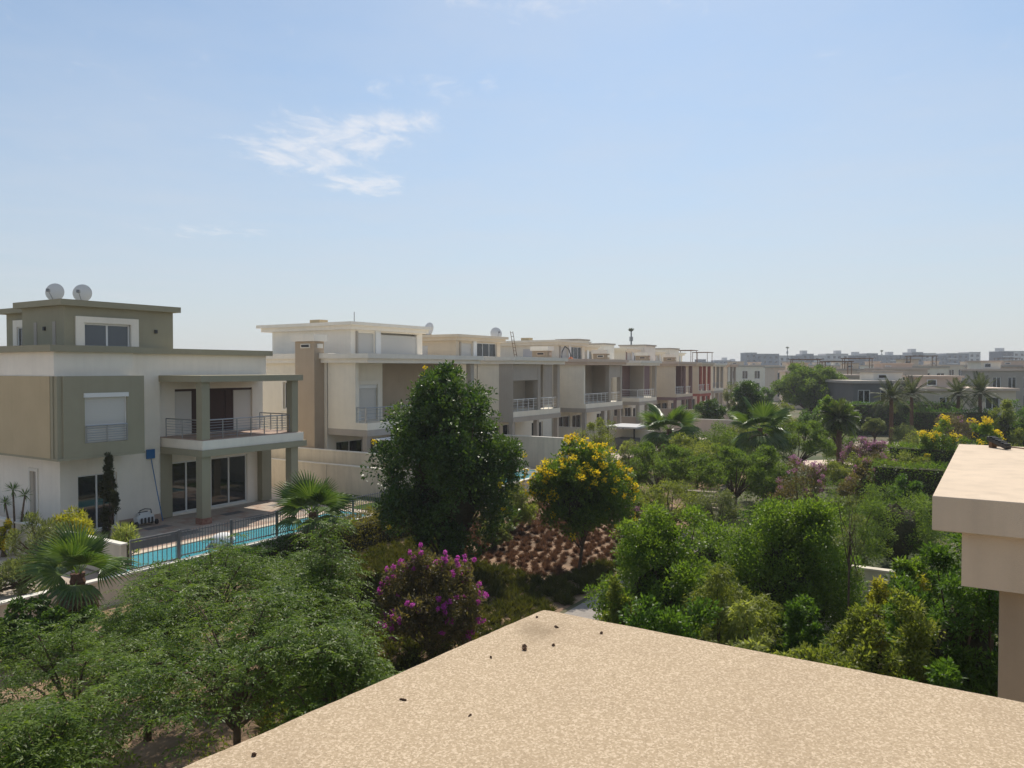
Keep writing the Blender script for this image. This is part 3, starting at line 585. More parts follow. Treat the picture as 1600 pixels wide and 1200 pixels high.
def near_villa():
    h = row_root('villa', 0, 0, 'near white and olive two storey villa with canopied balcony at left', 'house')
    w = MB()      # y grows into the house
    w.wall(0, -4.97, -.15, 3.2, 3.45, .3, 9.02, [(-4.19, -2.37, .85, 3.45)])
    w.wall(0, -.15, 6.4, 3.5, 3.75, .3, 7.9, [(.6, 2.45, .9, 3.55), (2.95, 5.3, .9, 3.55), (.88, 5.68, 4.92, 7.25)])
    w.box(-.15, 6.4, 3.2, 3.75, 7.9, 9.02)
    w.wall(1, 3.45, 15, -4.97, -4.72, .3, 9.02, [(5.2, 5.75, 1.3, 3.6)])
    w.box(-4.72, 6.4, 3.95, 15, .3, 9.0); w.box(6.15, 6.4, 3.75, 3.95, .3, 9.02)
    w.build('wall', M['white'], h)
    MB().wall(1, 5.05, 5.9, -5.02, -4.971, 1.2, 3.75, [(5.2, 5.75, 1.3, 3.6)]).build('window_surround', M['ivory'], h)
    MB().box(-4.85, -4.8, 5.2, 5.75, 1.3, 3.6).build('shutter', M['taupe'], h)
    up = MB(); up.box(-5.95, -2.45, 1.68, 3.2, 7.98, 9.02); up.box(-5.95, -4.97, 3.2, 14, 7.98, 9.02); up.build('upper_wall', M['white'], h)
    bx = MB(); bx.wall(0, -5.72, -2.08, 1.42, 1.62, 4.5, 7.98, [(-4.81, -2.91, 5.07, 7.22)]); bx.box(-5.72, -2.08, 1.75, 3.2, 4.5, 7.98); bx.box(-2.28, -2.08, 1.62, 1.75, 4.5, 7.98); bx.box(-5.72, -5.5, 1.62, 1.75, 4.5, 7.98)
    bx.box(-5.98, -5.7, 1.75, 14, 4.5, 7.98); bx.box(-5.93, -5.72, 1.5, 1.75, 4.5, 7.98)
    box = bx.build('bay', M['olive'], h)
    MB().box(-5.98, -2.06, 1.40, 3.2, 4.40, 4.499).build('base_trim', M['olive'], box); MB().box(-5.98, -4.97, 3.2, 14, 4.40, 4.499).build('base_trim', M['olive'], box)
    MB().box(-6.0, -5.982, 1.95, 14, 4.5, 7.98).build('side_panel', M['tan'], box)
    s = shutter(h, 0, -4.81, -2.91, 5.07, 7.05, 1.42); MB().box(-4.86, -2.86, 1.36, 1.60, 7.05, 7.24).build('shutter_box', M['frame'], s)
    railing(s, (-4.78, 1.37), (-2.94, 1.37), 5.08, .74, 2, 6)
    # cornice
    c = MB(); c.box(-6.22, -2.2, 1.42, 14.3, 9.02, 9.3); c.box(-2.2, 6.66, 2.94, 14.3, 9.02, 9.3); c.box(6.66, 6.67, 3, 4, 9.03, 9.29); cor = c.build('cornice', M['olive'], h)
    # penthouse
    p = MB(); p.wall(0, -4.0, 1.55, 4.6, 4.85, 9.3, 11.22, [(-3.45, -.45, 9.31, 10.72)]); p.box(-4.0, 1.55, 5.05, 8.4, 9.3, 11.22); p.box(-4, -3.75, 4.85, 5.05, 9.3, 11.22); p.box(1.3, 1.55, 4.85, 5.05, 9.3, 11.22)
    p.box(-3.3, 1.2, 8.4, 11.5, 9.3, 11.1); ph = p.build('penthouse', M['olive'], h)
    MB().box(-4.28, 1.83, 4.32, 8.7, 11.22, 11.5).build('penthouse_roof', M['olive'], ph); MB().box(-3.6, 1.5, 8.702, 11.9, 11.1, 11.36).build('penthouse_roof', M['olive'], ph)
    MB().wall(0, -3.5, -.4, 4.5, 4.62, 9.3, 10.76, [(-3.1, -.8, 9.3, 10.47)]).build('window_surround', M['white'], ph)
    pw = window(ph, 0, -3.1, -.8, 9.31, 10.47, 4.55, 2, 'frame', 'glass_blue', inset=.10, bar=.09)
    for y in (5.3, 7.0): MB().box(-4.03, -4.001, y, y + .26, 9.4, 10.5).build('slit', M['taupe'], ph)
    for (x0, x1, y0, y1) in ((-4.1, -4.001, 6.2, 6.32), (.5, .62, 4.5, 4.599)): MB().box(x0, x1, y0, y1, 10.1, 10.28).build('wall_lamp', M['blackmetal'], ph)
    MB().wall(1, 8.5, 10.6, -3.42, -3.301, 9.3, 10.75, [(8.9, 10.2, 9.3, 10.4)]).build('window_surround', M['white'], ph)
    window(ph, 1, 8.9, 10.2, 9.31, 10.4, -3.40, 2, inset=.04)
    # canopy, balcony, columns
    MB().box(-.2, 6.1, -.12, 3.49, 7.66, 7.97).build('canopy', M['olive'], h)
    b = MB(); b.box(-.05, 6.22, 0, 3.49, 4.42, 4.86); bal = b.build('balcony', M['white'], h)
    MB().box(.0, 6.15, .06, 3.49, 4.861, 4.90).build('floor_tile', M['tile_pink'], bal); MB().box(-.12, 6.4, -.06, 3.49, 4.10, 4.419).build('beam', M['olive'], bal)
    railing(bal, (.45, .28), (5.5, .28), 4.9, .92, 6, 6); railing(bal, (.12, .5), (.12, 3.1), 4.9, .92, 2, 6); railing(bal, (6.02, .55), (6.02, 3.3), 4.9, .92, 3, 6)
    for (x0, x1, y0, y1, z0, z1) in ((-.02, .42, .08, .5, 4.901, 7.66), (5.5, 5.92, .08, .5, 4.901, 7.66), (-.02, .46, .1, .55, 1.15, 4.1), (5.45, 5.92, .1, .55, .85, 4.1), (-.2, .5, 3.2, 3.499, .85, 4.1), (6.0, 6.65, 3.1, 3.499, .85, 4.1)):
        MB().box(x0, x1, y0, y1, z0, z1).build('column', M['olive'], h)
    MB().box(-.05, .49, .07, .58, .84, 1.15).build('column_base', M['marble'], h)
    MB().box(-2.3, -.16, 3.15, 3.199, .84, 1.12).build('plinth', M['tile_pink'], h)
    window(h, 0, -4.19, -2.37, .86, 3.45, 3.2, 2); window(h, 0, .6, 2.45, .9, 3.55, 3.5, 2, inset=.06, bar=.09); window(h, 0, 2.95, 5.3, .9, 3.55, 3.5, 2, inset=.06, bar=.09)
    # first floor opening: white side panels, brown folding door and its dark head
    MB().box(.88, 1.9, 3.6, 3.66, 4.93, 7.13).build('shutter_panel', M['shutter'], h); MB().box(4.5, 5.68, 3.6, 3.66, 4.93, 7.13).build('shutter_panel', M['shutter'], h)
    d = MB()
    for k in range(5): x = 1.9 + k * .52; d.box(x + .012, x + .508, 3.62 + (.03 if k % 2 else 0), 3.68 + (.03 if k % 2 else 0), 4.93, 7.13)
    dr = d.build('folding_door', M['curtain'], h); MB().box(.88, 5.68, 3.56, 3.72, 7.13, 7.249).build('door_head', M['curtain'], dr)
    return h
near_villa()

def villa(label, a, b, main='cream', acc='taupe', trim='ivory', back='taupe', w=12.0, proj=6.6, pent=(2.4, 10.0, 3.7, 11.4), chim=True, side_open=1.0, pillar=True, rail='steel', shut=True, pen_mat='white', dz=0, mat_slab=None, depth=13, group='villas in the receding row', terrace=False, acc_from=.32, pillars=None, lintels=(), side_mat=None, bay=False):
    h = row_root('villa', a, b, label, 'house', group, dz)
    q0 = min(proj + 1.2, w - 2.3)
    wl_ = MB(); wl_.wall(0, 0, w, 3.5, 3.75, .2, 8.67, [(.9, 3.0, 4.92, 7.3), (.8, 3.4, .9, 3.5), (q0, q0 + 1.5, 5.6, 7.2), (3.9, 5.9, .9, 3.5), (q0 - .2, q0 + 1.8, .9, 3.4)])
    wl_.wall(1, 3.75, depth, 0, .25, .2, 8.67, [(4.6, 5.7, 1.5, 3.4), (6.4, 7.6, 5.6, 7.4)]); wl_.box(.25, w, 3.95, depth, .2, 8.66); wl_.box(w - .25, w, 3.75, 3.95, .2, 8.67)
    wl_.build('wall', M[main], h)
    MB().wall(0, acc_from, w - .02, 3.42, 3.499, 4.9, 8.66, [(.9, 3.0, 4.92, 7.3), (q0, q0 + 1.5, 5.6, 7.2)]).build('accent_panel', M[back], h)
    # roof edge in two steps
    c = MB(); c.box(-.3, w + .3, 3.1, depth + .3, 8.67, 8.95); c.box(-.45, w + .45, 2.95, depth + .4, 8.951, 9.29); c.build('cornice', M[trim], h)
    c = MB(); c.box(-.3, proj + .3, -.3, 3.099, 8.67, 8.94); c.box(-.5, proj + .5, -.5, 2.949, 8.941, 9.24); c.build('loggia_roof', M[mat_slab or trim], h)
    # loggia
    lg = MB(); lg.box(0, proj, 0, 3.41, 4.45, 4.88); bal = lg.build('balcony', M[main], h); MB().box(-.04, proj + .04, -.04, 3.41, 4.05, 4.449).build('beam', M[acc], bal)
    MB().box(0, .28, side_open, 3.41, 4.881, 8.669).build('side_wall', M[main], h); MB().box(proj - .28, proj, 1.6, 3.41, 4.881, 8.669).build('side_wall', M[acc], h)
    for x in (pillars if pillars is not None else ((proj * .52, proj - .35) if pillar else (proj - .35,))): MB().box(x, x + .42, .05, .47, 4.881, 8.669).build('column', M[acc], h)
    for (x0, x1, z0) in lintels: MB().box(x0, x1, .08, .34, z0, 8.668).build('lintel', M[acc], h)
    if side_mat: MB().box(-.03, -.001, .0, 1.33, 4.45, 8.669).build('side_panel', M[side_mat], h)
    if bay:
        bw_ = MB(); bw_.wall(0, .29, 3.85, 2.2, 2.4, 4.881, 8.669, [(1.55, 3.35, 4.881, 7.25)]); bw_.box(3.65, 3.85, 2.4, 3.41, 4.881, 8.669); bo_ = bw_.build('bay_wall', M[main], h)
        sh_ = shutter(bo_, 0, 1.6, 3.3, 4.882, 7.0, 2.2, inset=.12); MB().box(1.55, 3.35, 2.26, 2.42, 7.0, 7.249).build('shutter_box', M['frame'], sh_)
        MB().wall(0, 1.35, 3.55, 2.14, 2.199, 4.881, 7.5, [(1.55, 3.35, 4.881, 7.25)]).build('window_surround', M[trim], bo_)
        ac_ = MB().box(.5, 1.3, 1.75, 2.1, 4.885, 5.5).build('air_conditioner', M['plasticgrey'], bo_); MB().tube([(.78, 1.749, 5.2), (.78, 1.735, 5.2)], .22, 14).build('fan_grille', M['blackmetal'], ac_)
    railing(bal, (.1, .18), (proj - .1, .18), 4.88, .95, 9, 4, rail)
    if side_open > .6: railing(bal, (.12, .25), (.12, side_open), 4.88, .95, 1, 4, rail)
    if bay: pass
    elif shut:
        s = shutter(h, 0, .9, 3.0, 4.92, 7.1, 3.5); MB().box(.85, 3.05, 3.38, 3.55, 7.1, 7.32).build('shutter_box', M['frame'], s)
    else: window(h, 0, .9, 3.0, 4.92, 7.3, 3.5, 2)
    window(h, 0, .8, 3.4, .9, 3.5, 3.5, 2); window(h, 0, 3.9, 5.9, .9, 3.5, 3.5, 2); window(h, 0, q0, q0 + 1.5, 5.6, 7.2, 3.5, 2); window(h, 0, q0 - .2, q0 + 1.8, .9, 3.4, 3.5, 2)
    MB().box(.08, .12, 4.6, 5.7, 1.5, 3.4).build('shutter', M['shutter'], h); window(h, 1, 6.4, 7.6, 5.6, 7.4, 0, 1)
    MB().wall(1, 6.25, 7.75, -.05, -.001, 5.45, 7.55, [(6.4, 7.6, 5.6, 7.4)]).build('window_surround', M[trim], h)
    for x in (.05, proj * .5, proj - .4): MB().box(x, x + .35, .1, .45, .5, 4.05).build('column', M[acc], h)
    if chim:
        MB().box(-.85, -.001, 3.75, 5.5, .2, 10.05).build('tower', M['brown'], h); t = MB(); t.box(-1.0, .15, 3.6, 5.65, 10.06, 10.5); tc_ = t.build('tower_cap', M['white'], h)
        MB().box(-.90, -.851, 4.1, 4.95, 9.62, 9.9).build('vent_frame', M[trim], tc_); MB().box(-.92, -.901, 4.18, 4.87, 9.68, 9.84).build('vent', M['blackmetal'], tc_); MB().box(-.62, -.15, 3.69, 3.749, 9.62, 9.9).build('vent_frame', M[trim], tc_)
    if pent:
        x0, x1, y0, zt = pent; p = MB(); p.wall(0, x0, x1, y0, y0 + .25, 9.2, zt - .5, [(x0 + .5, x0 + 2.3, 9.3, zt - .7), (x0 + 3.0, x1 - .6, 9.3, zt - .6)]); p.box(x0, x1, y0 + .45, y0 + 7.8, 9.2, zt - .5)
        p.box(x0, x0 + .25, y0 + .25, y0 + .45, 9.2, zt - .5); p.box(x1 - .25, x1, y0 + .25, y0 + .45, 9.2, zt - .5); ph = p.build('penthouse', M[pen_mat], h)
        r_ = MB(); r_.box(x0 - .35, x1 + .35, y0 - .35, y0 + 8.6, zt - .5, zt - .22); r_.box(x0 - .55, x1 + .55, y0 - .55, y0 + 8.9, zt - .219, zt); r_.build('penthouse_roof', M[pen_mat], ph)
        MB().box(x0 + .45, x0 + .6, y0 - .1, y0 - .001, 9.29, zt - .6).build('pilaster', M[acc], ph); MB().box(x0 + 2.35, x0 + 2.85, y0 - .12, y0 - .001, 9.29, zt - .5).build('pilaster', M['frame'], ph)
        shutter(ph, 0, x0 + .6, x0 + 2.3, 9.3, zt - .7, y0); 
        if shut: shutter(ph, 0, x0 + 3.0, x1 - .6, 9.3, zt - .75, y0)
        else: window(ph, 0, x0 + 3.0, x1 - .6, 9.3, zt - .6, y0, 3)
        MB().box(x0 - .02, x0 - .001, y0 + 3, y0 + 4.1, 9.2, zt - .9).build('window_surround', M['greywhite'], ph)
        MB().box(x0 + 1, x0 + 1.8, y0 + 4, y0 + 5, zt + .001, zt + .35).build('roof_box', M['tan'], ph)
    if terrace:
        t = MB()
        for x in (1, 4): t.tube([(x, 4.5, 9.29), (x, 4.5, 11.5)], .06, 4); t.tube([(x, 7.5, 9.29), (x, 7.5, 11.5)], .06, 4)
        t.box(.8, 4.3, 4.3, 4.42, 11.5, 11.62); t.box(.8, 4.3, 7.45, 7.57, 11.5, 11.62); t.box(.8, .92, 4.42, 7.45, 11.5, 11.62); t.box(4.18, 4.3, 4.42, 7.45, 11.5, 11.62); t.build('roof_pergola', M['wood'], h)
    return h
v2 = villa('second villa of the row, cream with tall brown stair tower and wide white roof', 12.65, -1.33, 'cream', 'taupe', 'ivory', 'brown', w=12.6, proj=11.6, acc_from=3.87, pillars=(11.2,), bay=True, pent=(2.4, 10.0, 3.7, 11.45))
v3 = villa('third villa of the row, taupe two bay loggia right of the dark tree', 28.25, -.41, 'cream', 'taupe', 'ivory', 'taupe', w=12.4, proj=7.7, pillars=(3.95, 7.28), lintels=((.02, 3.95, 7.35),), side_mat='taupe', pent=(.3, 7.0, 5.8, 11.15), chim=False, side_open=.2, shut=False, pen_mat='beige', rail='rail_white')
v4 = villa('fourth villa of the row, cream block with dark deep loggia and white railing', 43.4, -1.7, 'cream', 'taupe', 'rose', 'taupe', w=12.2, proj=8.6, pillars=(5.4, 8.18), lintels=((5.82, 8.18, 7.4),), pent=(3.0, 9.2, 4.8, 11.25), chim=True, side_open=.2, shut=False, pen_mat='cream', rail='rail_white')
v5 = villa('fifth villa of the row, cream with jutting planted balcony', 60.0, -3.2, 'cream', 'taupe', 'ivory', 'mauve', w=11.5, proj=5.4, pent=(-1, 3.5, 7.5, 11.1), chim=True, side_open=2.6, shut=False, pen_mat='beige', rail='rail_white', pillar=False)
v6 = villa('sixth villa of the row, dusky mauve loggia with white railing', 75.5, -4.4, 'beige', 'mauve', 'rose', 'mauve', w=11.5, proj=6.4, pent=(0, 4.5, 7.5, 11.2), chim=True, side_open=.2, shut=False, pen_mat='cream', rail='rail_white')
v7 = villa('seventh villa of the row, beige with terracotta red loggia columns', 91.5, -6.6, 'beige', 'red', 'beige', 'red', w=11.5, proj=5.4, pent=(0, 4.0, 7.5, 11.1), chim=True, side_open=.2, shut=False, pen_mat='cream', rail='rail_white')
v8 = villa('eighth villa of the row, cream with dark roof pergola at the far end', 108, -9.6, 'cream', 'taupe', 'ivory', 'mauve', w=11.5, proj=5.4, pent=(1, 5, 7.5, 11.2), chim=False, side_open=.2, shut=False, pen_mat='cream', terrace=True)
v9 = villa('ninth and last villa of the row, beige with roof pergola', 126, -12.5, 'beige', 'taupe', 'rose', 'taupe', w=11.5, proj=5.4, pent=None, chim=False, side_open=.2, shut=False, terrace=True)
# boxy stair heads on the roofs of the row
for (nm, par, x0, x1, y0, y1, z1) in (('stair_head', v5, 2.0, 5.0, 9.0, 12, 12.0), ('stair_head', v4, 9.8, 11.8, 8, 12, 11.0), ('stair_head', v5, 7.5, 10.5, 8, 12, 11.6), ('stair_head', v6, 6, 10, 7, 11, 11.8), ('stair_head', v7, 6, 10, 7, 11, 11.7)):
    s = MB(); s.box(x0, x1, y0, y1, 9.29, z1 - .2); s.build(nm, M['ivory'], par); MB().box(x0 - .15, x1 + .15, y0 - .15, y1 + .15, z1 - .199, z1).build('stair_head_roof', M['taupe'], par)

# ----- the ledge in front of the camera and the neighbouring roof (same directions as the row)
def at_dir(x, y, a, b): return (x + a * UX + b * WX, y + a * UY + b * WY)
def slab_mesh(poly, z0, z1, bev=.018):
    """slab with softened upper and lower edges; poly counter-clockwise"""
    p = MB(); k = len(poly); cx = sum(q[0] for q in poly) / k; cy = sum(q[1] for q in poly) / k
    def ring(d, z): return [(x + (d if x < cx else -d), y + (d if y < cy else -d), z) for x, y in poly]
    rows = [ring(bev, z0), ring(0, z0 + bev), ring(0, z1 - bev), ring(bev * .3, z1 - bev * .3), ring(bev, z1)]
    for r in rows: p.v += r
    for m in range(len(rows) - 1):
        for q in range(k): p.f.append((k*m + q, k*m + (q+1) % k, k*m + k + (q+1) % k, k*m + k + q))
    p.f += [tuple(reversed(range(k))), tuple(k * (len(rows) - 1) + q for q in range(k))]; return p
def ledge_outline():
    rr = random.Random(5); P = [(-7.0, -9.0)]; w = 0
    for k in range(260): w = w * .82 + rr.gauss(0, .0011); P.append((w, -9.0 + 9.0 * k / 260))
    w = 0
    for k in range(260): w = w * .82 + rr.gauss(0, .0011); t = k / 260; P.append((-7.0 * t - (.004 if k == 0 else 0), .59 * t + w - (.004 if k == 0 else 0)))
    return P + [(-7.0, .59)]
# local x = along row (away), local y = -w  -> slab reaches back (-x) and to the right (-y)
own = empty('house', (.142, 3.51, 0), PHI, 'own beige house with coarse stucco roof ledge filling the bottom foreground', 'house')
slab_mesh(ledge_outline(), 6.88, 7.2, .02).build('roof_ledge', M['slab'], own)
MB().box(-6.6, -.45, -8.6, -.45, -.1, 6.879).build('wall', M['ownwall'], own)
nb = empty('house', (3.64, 6.63, 0), PHI, 'neighbouring beige roof slab on a stepped column at the right edge', 'house')
slab_mesh([(0, -7.0), (5.4, -7.0), (5.4, 0), (0, 0)], 6.9, 7.2, .008).build('roof_slab', M['ownwall'], nb)
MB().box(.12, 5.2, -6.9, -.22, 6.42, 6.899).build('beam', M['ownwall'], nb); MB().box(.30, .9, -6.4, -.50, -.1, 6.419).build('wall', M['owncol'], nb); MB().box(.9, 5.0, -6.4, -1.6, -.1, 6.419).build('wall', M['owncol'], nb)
fl = empty('floodlight', (*at_dir(3.64, 6.63, 5.05, .42), 7.2), PHI + R(35), 'dark floodlight with curled cable on the far corner of the neighbouring roof', 'lamp')
f = MB(); f.box(-.035, .035, -.035, .035, 0, .09); f.build('bracket', M['wood'], fl); f = MB(); f.box(-.34, .06, -.04, .04, 0, .05); o = f.build('head', M['blackmetal'], fl, loc=(.02, 0, .09), rot=(0, R(-14), 0))
for k in range(6): MB().box(-.31 + k * .06, -.29 + k * .06, -.045, .045, .0501, .07).build('fin', M['blackmetal'], o)
MB().tube([(.05, -.05, .02), (-.1, -.25, .012), (-.35, -.28, .012), (-.55, -.5, .012), (-.5, -.9, .012), (-.7, -1.6, .012)], .008, 5).build('cable', M['wood'], fl)

# ------------------------------------------------------------------ far buildings
def far_villa(label, x, y, w, d, h, mat='beige', trim='ivory', rz=0, upper=None, nwin=3, pergola=False, two=True, wm='greymetal', group='far villas'):
    r = empty('villa', (x, y, 0), rz, label, 'house', group); z1 = h
    zs = [(h * .58, h * .86)] + ([(h * .12, h * .45)] if two else [])
    cs = [w * (i + .5) / nwin for i in range(nwin)]; ww = min(1.7, w / nwin * .55)
    holes = [(c - ww / 2, c + ww / 2, a, b) for c in cs for a, b in zs]
    m = MB(); m.wall(0, 0, w, 0, .25, -.1, z1, holes); m.box(0, w, .45, d, -.1, z1 - .01); m.box(0, .25, .25, .45, -.1, z1); m.box(w - .25, w, .25, .45, -.1, z1); m.build('wall', M[mat], r)
    MB().box(-.3, w + .3, -.3, d + .3, z1, z1 + .35).build('cornice', M[trim], r)
    for c in cs:
        for a, b in zs: window(r, 0, c - ww / 2, c + ww / 2, a, b, 0, 2, 'frame', 'glass', .1, .1)
    if upper:
        for (x0, x1, y0, y1, zt, um) in upper:
            MB().box(x0, x1, y0, y1, z1 + .351, zt - .25).build('upper_block', M[um], r); u = MB().box(x0 - .3, x1 + .3, y0 - .3, y1 + .3, zt - .249, zt).build('upper_roof', M[trim], r)
            if x1 - x0 > 2.5: window(r, 0, x0 + .6, x0 + 1.8, z1 + .6, min(zt - .5, z1 + 1.9), y0 - .2, 1, 'frame', 'glass', .1, .1)
    if pergola:
        p = MB(); a, b = w * .15, w * .75
        for q in (a, b):
            for yy in (.8, 3.6): p.box(q, q + .14, yy, yy + .14, z1 + .351, z1 + 2.6)
        p.box(a - .3, b + .4, .7, .95, z1 + 2.6, z1 + 2.8); p.box(a - .3, b + .4, 3.5, 3.75, z1 + 2.6, z1 + 2.8)
        for k in range(7): q = a + (b - a) * k / 6; p.box(q, q + .1, .95, 3.5, z1 + 2.62, z1 + 2.76)
        p.build('roof_pergola', M['wood'], r)
    return r
far_villa('slate grey two storey villa with white framed windows, right of the large tree', 46.2, 104, 8.8, 10, 6.3, 'slate', 'taupe', R(-4), upper=[(4.2, 8.2, 4.0, 9, 8.0, 'ivory')], nwin=3)
far_villa('low beige villa behind the pair of date palms', 52.0, 97, 11.0, 10, 5.5, 'beige', 'rose', R(-6), upper=[(.8, 5.6, 2.5, 8, 7.4, 'rose')], nwin=2)
BGV = [
 ('pale far villa with roof pergola just right of the large dull tree', 73, 172, 9.5, 11, 7.9, 'beige', [(2, 5, 4, 9, 9.6, 'beige')], 3, True),
 ('rose beige far villa behind the slate villa, left half', 76.5, 158, 8.5, 11, 8.1, 'rose', [(1, 7, 4, 9, 9.5, 'rose')], 3, False),
 ('cream far villa behind the slate villa, right half', 90, 176, 9, 11, 8.5, 'cream', [(0.5, 4, 4, 9, 10.6, 'beige')], 3, True),
 ('taupe far villa with brown window band right of the slate villa', 87, 140, 8.0, 10, 7.9, 'taupe', [(0, 3.5, 3, 8, 9.8, 'cream')], 3, False),
 ('rose far villa above the low beige villa', 106, 172, 10, 11, 8.7, 'rose', [(5, 10, 4, 9, 10.2, 'rose')], 3, False),
 ('cream far villa with dark openings at the right edge', 113, 160, 10, 11, 8.5, 'ivory', [(1, 9, 4, 9, 10.0, 'beige')], 4, False),
 ('taupe far villa at the very right edge of the picture', 97, 132, 11, 11, 7.7, 'taupe', [(5, 10, 3, 9, 9.2, 'beige')], 3, True),
 ('cream far villa half hidden behind the thin grey green tree', 57, 160, 9, 11, 7.5, 'beige', [(1, 5, 4, 9, 9.6, 'beige')], 3, True),
 ('beige far villa with square stair block above the far lawn', 67, 196, 9, 11, 8.5, 'rose', [(4, 8, 4, 9, 10.2, 'beige')], 3, False),
 ('small taupe far villa left of the large dull tree', 56, 140, 7.5, 10, 6.9, 'taupe', [(0, 3, 3, 8, 8.8, 'rose')], 3, True),
 ('cream far villa behind the end of the villa row', 66, 236, 11, 11, 8.9, 'cream', [(2, 6, 4, 9, 10.6, 'beige')], 3, False),
 ('cream far villa below the middle of the right apartment block', 111, 238, 11, 11, 9.1, 'ivory', [(1, 4, 4, 9, 10.6, 'beige')], 4, False),
 ('orange tinted far villa below the gap between the apartment blocks', 107, 262, 10, 11, 9.1, 'rose', [(3, 6, 4, 9, 10.8, 'cream')], 3, False),
 ('beige far villa behind the rose one, toward the right apartment block', 142, 262, 12, 11, 9.3, 'beige', [(2, 5, 4, 9, 11.0, 'beige')], 4, False),
 ('taupe far villa under the right end of the right apartment block', 160, 280, 12, 11, 9.3, 'taupe', [(6, 10, 4, 9, 11.0, 'beige')], 4, False),
 ('cream far villa under the left end of the left apartment block', 92, 300, 12, 11, 9.3, 'cream', [(2, 6, 4, 9, 10.9, 'beige')], 4, False),
 ('beige far villa under the rightmost apartment block', 178, 284, 12, 11, 9.5, 'beige', [(1, 5, 4, 9, 11.2, 'beige')], 4, True),
 ('rose far villa farthest right in the distance', 150, 214, 12, 11, 8.7, 'rose', [(1, 5, 4, 9, 10.4, 'beige')], 4, False),
 ('pale far villa below the left apartment block, behind the tree top', 120, 320, 13, 11, 9.5, 'ivory', [(7, 11, 4, 9, 11.0, 'beige')], 4, False)]
for i, (lab, x, y, w, d, h, m, up, nw, pg) in enumerate(BGV): far_villa(lab, x, y, w, d, h, m, 'rose' if i % 2 else 'taupe', R(-14 + (i * 7) % 12), up, nw, pg)

win_me = {}
def apartment(label, x, y, w, h, bays, rz=0, seed=1):
    r = empty('apartment_block', (x, y, 0), rz, label, 'building', 'far apartment blocks'); rr = random.Random(seed); bw = w / bays
    for k in range(bays):
        dep = rr.choice((0, -1.2, .8)); m = rr.choice(('greyblue', 'greyblue', 'dgrey', 'greywhite')); top = h + rr.choice((0, 0, .8, -1.2))
        b = MB().box(k * bw, (k + 1) * bw - .01, dep, 14, -.1, top).build('bay', M[m], r)
        MB().box(k * bw - .1, (k + 1) * bw + .09, dep - .25, 14.2, top + .001, top + .4).build('roof_edge', M['greywhite'], b)
        if rr.random() < .35: MB().box(k * bw + 1, k * bw + 4.5, 4, 9, top + .41, top + 2.6).build('stair_head', M['greywhite'], b)
        n = max(2, int(bw / 3.4)); style = rr.random()
        for f in range(5):
            z = top - 2.9 - f * 3.2
            if z < 5: break
            if style < .35:
                MB().box(k * bw + .4, (k + 1) * bw - .4, dep - 1.1, dep - .001, z - .9, z - .2).build('balcony', M['greywhite'], b)
            for i in range(n):
                key = 'w'; 
                if key not in win_me:
                    t = MB(); t.box(-.85, .85, -.06, .04, 0, 1.6); me = bpy.data.meshes.new('window'); me.from_pydata(t.v, [], t.f); me.update(); me.materials.append(M['glass']); win_me[key] = me
                    t = MB(); t.box(-1.0, 1.0, -.1, .02, -.15, -.001); t.box(-1.0, -.86, -.1, .02, 0, 1.6); t.box(.86, 1.0, -.1, .02, 0, 1.6); t.box(-1.0, 1.0, -.1, .02, 1.601, 1.75); me = bpy.data.meshes.new('window_frame'); me.from_pydata(t.v, [], t.f); me.update(); me.materials.append(M['greywhite']); win_me['f'] = me
                wx = k * bw + bw * (i + .5) / n
                wo = add('window', win_me['w'], b, (wx, dep, z)) 
    return r
apartment('left one of the hazy grey blue apartment blocks on the horizon', 158, 520, 68, 18.0, 9, R(-3), 3)
apartment('middle long hazy apartment block on the horizon at right', 233, 522, 84, 18.4, 11, R(-2), 8)
apartment('rightmost hazy apartment block cut by the picture edge', 331, 520, 60, 19.0, 8, R(-2), 12)
apartment('lowest farthest apartment block left of the others, behind the row end', 155, 640, 34, 15.0, 5, R(-2), 5)
def mast(label, x, y, h):
    r = empty('telecom_mast', (x, y, 0), 0, label, 'mast', 'telecom masts'); MB().tube([(0, 0, 0), (0, 0, h * .5), (0, 0, h)], [h * .018, h * .014, h * .011], 8).build('pole', M['greymetal'], r)
    P, A = [], []
    for i in range(60):
        a = 2.4 * i; e = random.uniform(.5, 1.35); P.append((0, 0, h - .3)); A.append((math.cos(a) * math.cos(e), math.sin(a) * math.cos(e), math.sin(e)))
    V, F = leaf_quads(np.array(P), np.array(A), unit(rng.normal(size=(60, 3)) * .3 + np.array([0, 0, 1.])), h * .07, h * .025); add('crown', np_mesh('crown', V, F, L['date'], rng.random(60)), r)
    m = MB()
    for k in range(6): a = k * 1.047; m.box(math.cos(a) * .45 - .12, math.cos(a) * .45 + .12, math.sin(a) * .45 - .12, math.sin(a) * .45 + .12, h * .84, h * .91)
    m.build('antenna', M['greywhite'], r)
mast('slim telecom mast with a flared head above the villa row', 38.0, 245, 20.3); mast('distant slim mast over the left apartment block', 172, 480, 21.0); mast('distant slim mast over the middle apartment block', 230, 478, 19.0)

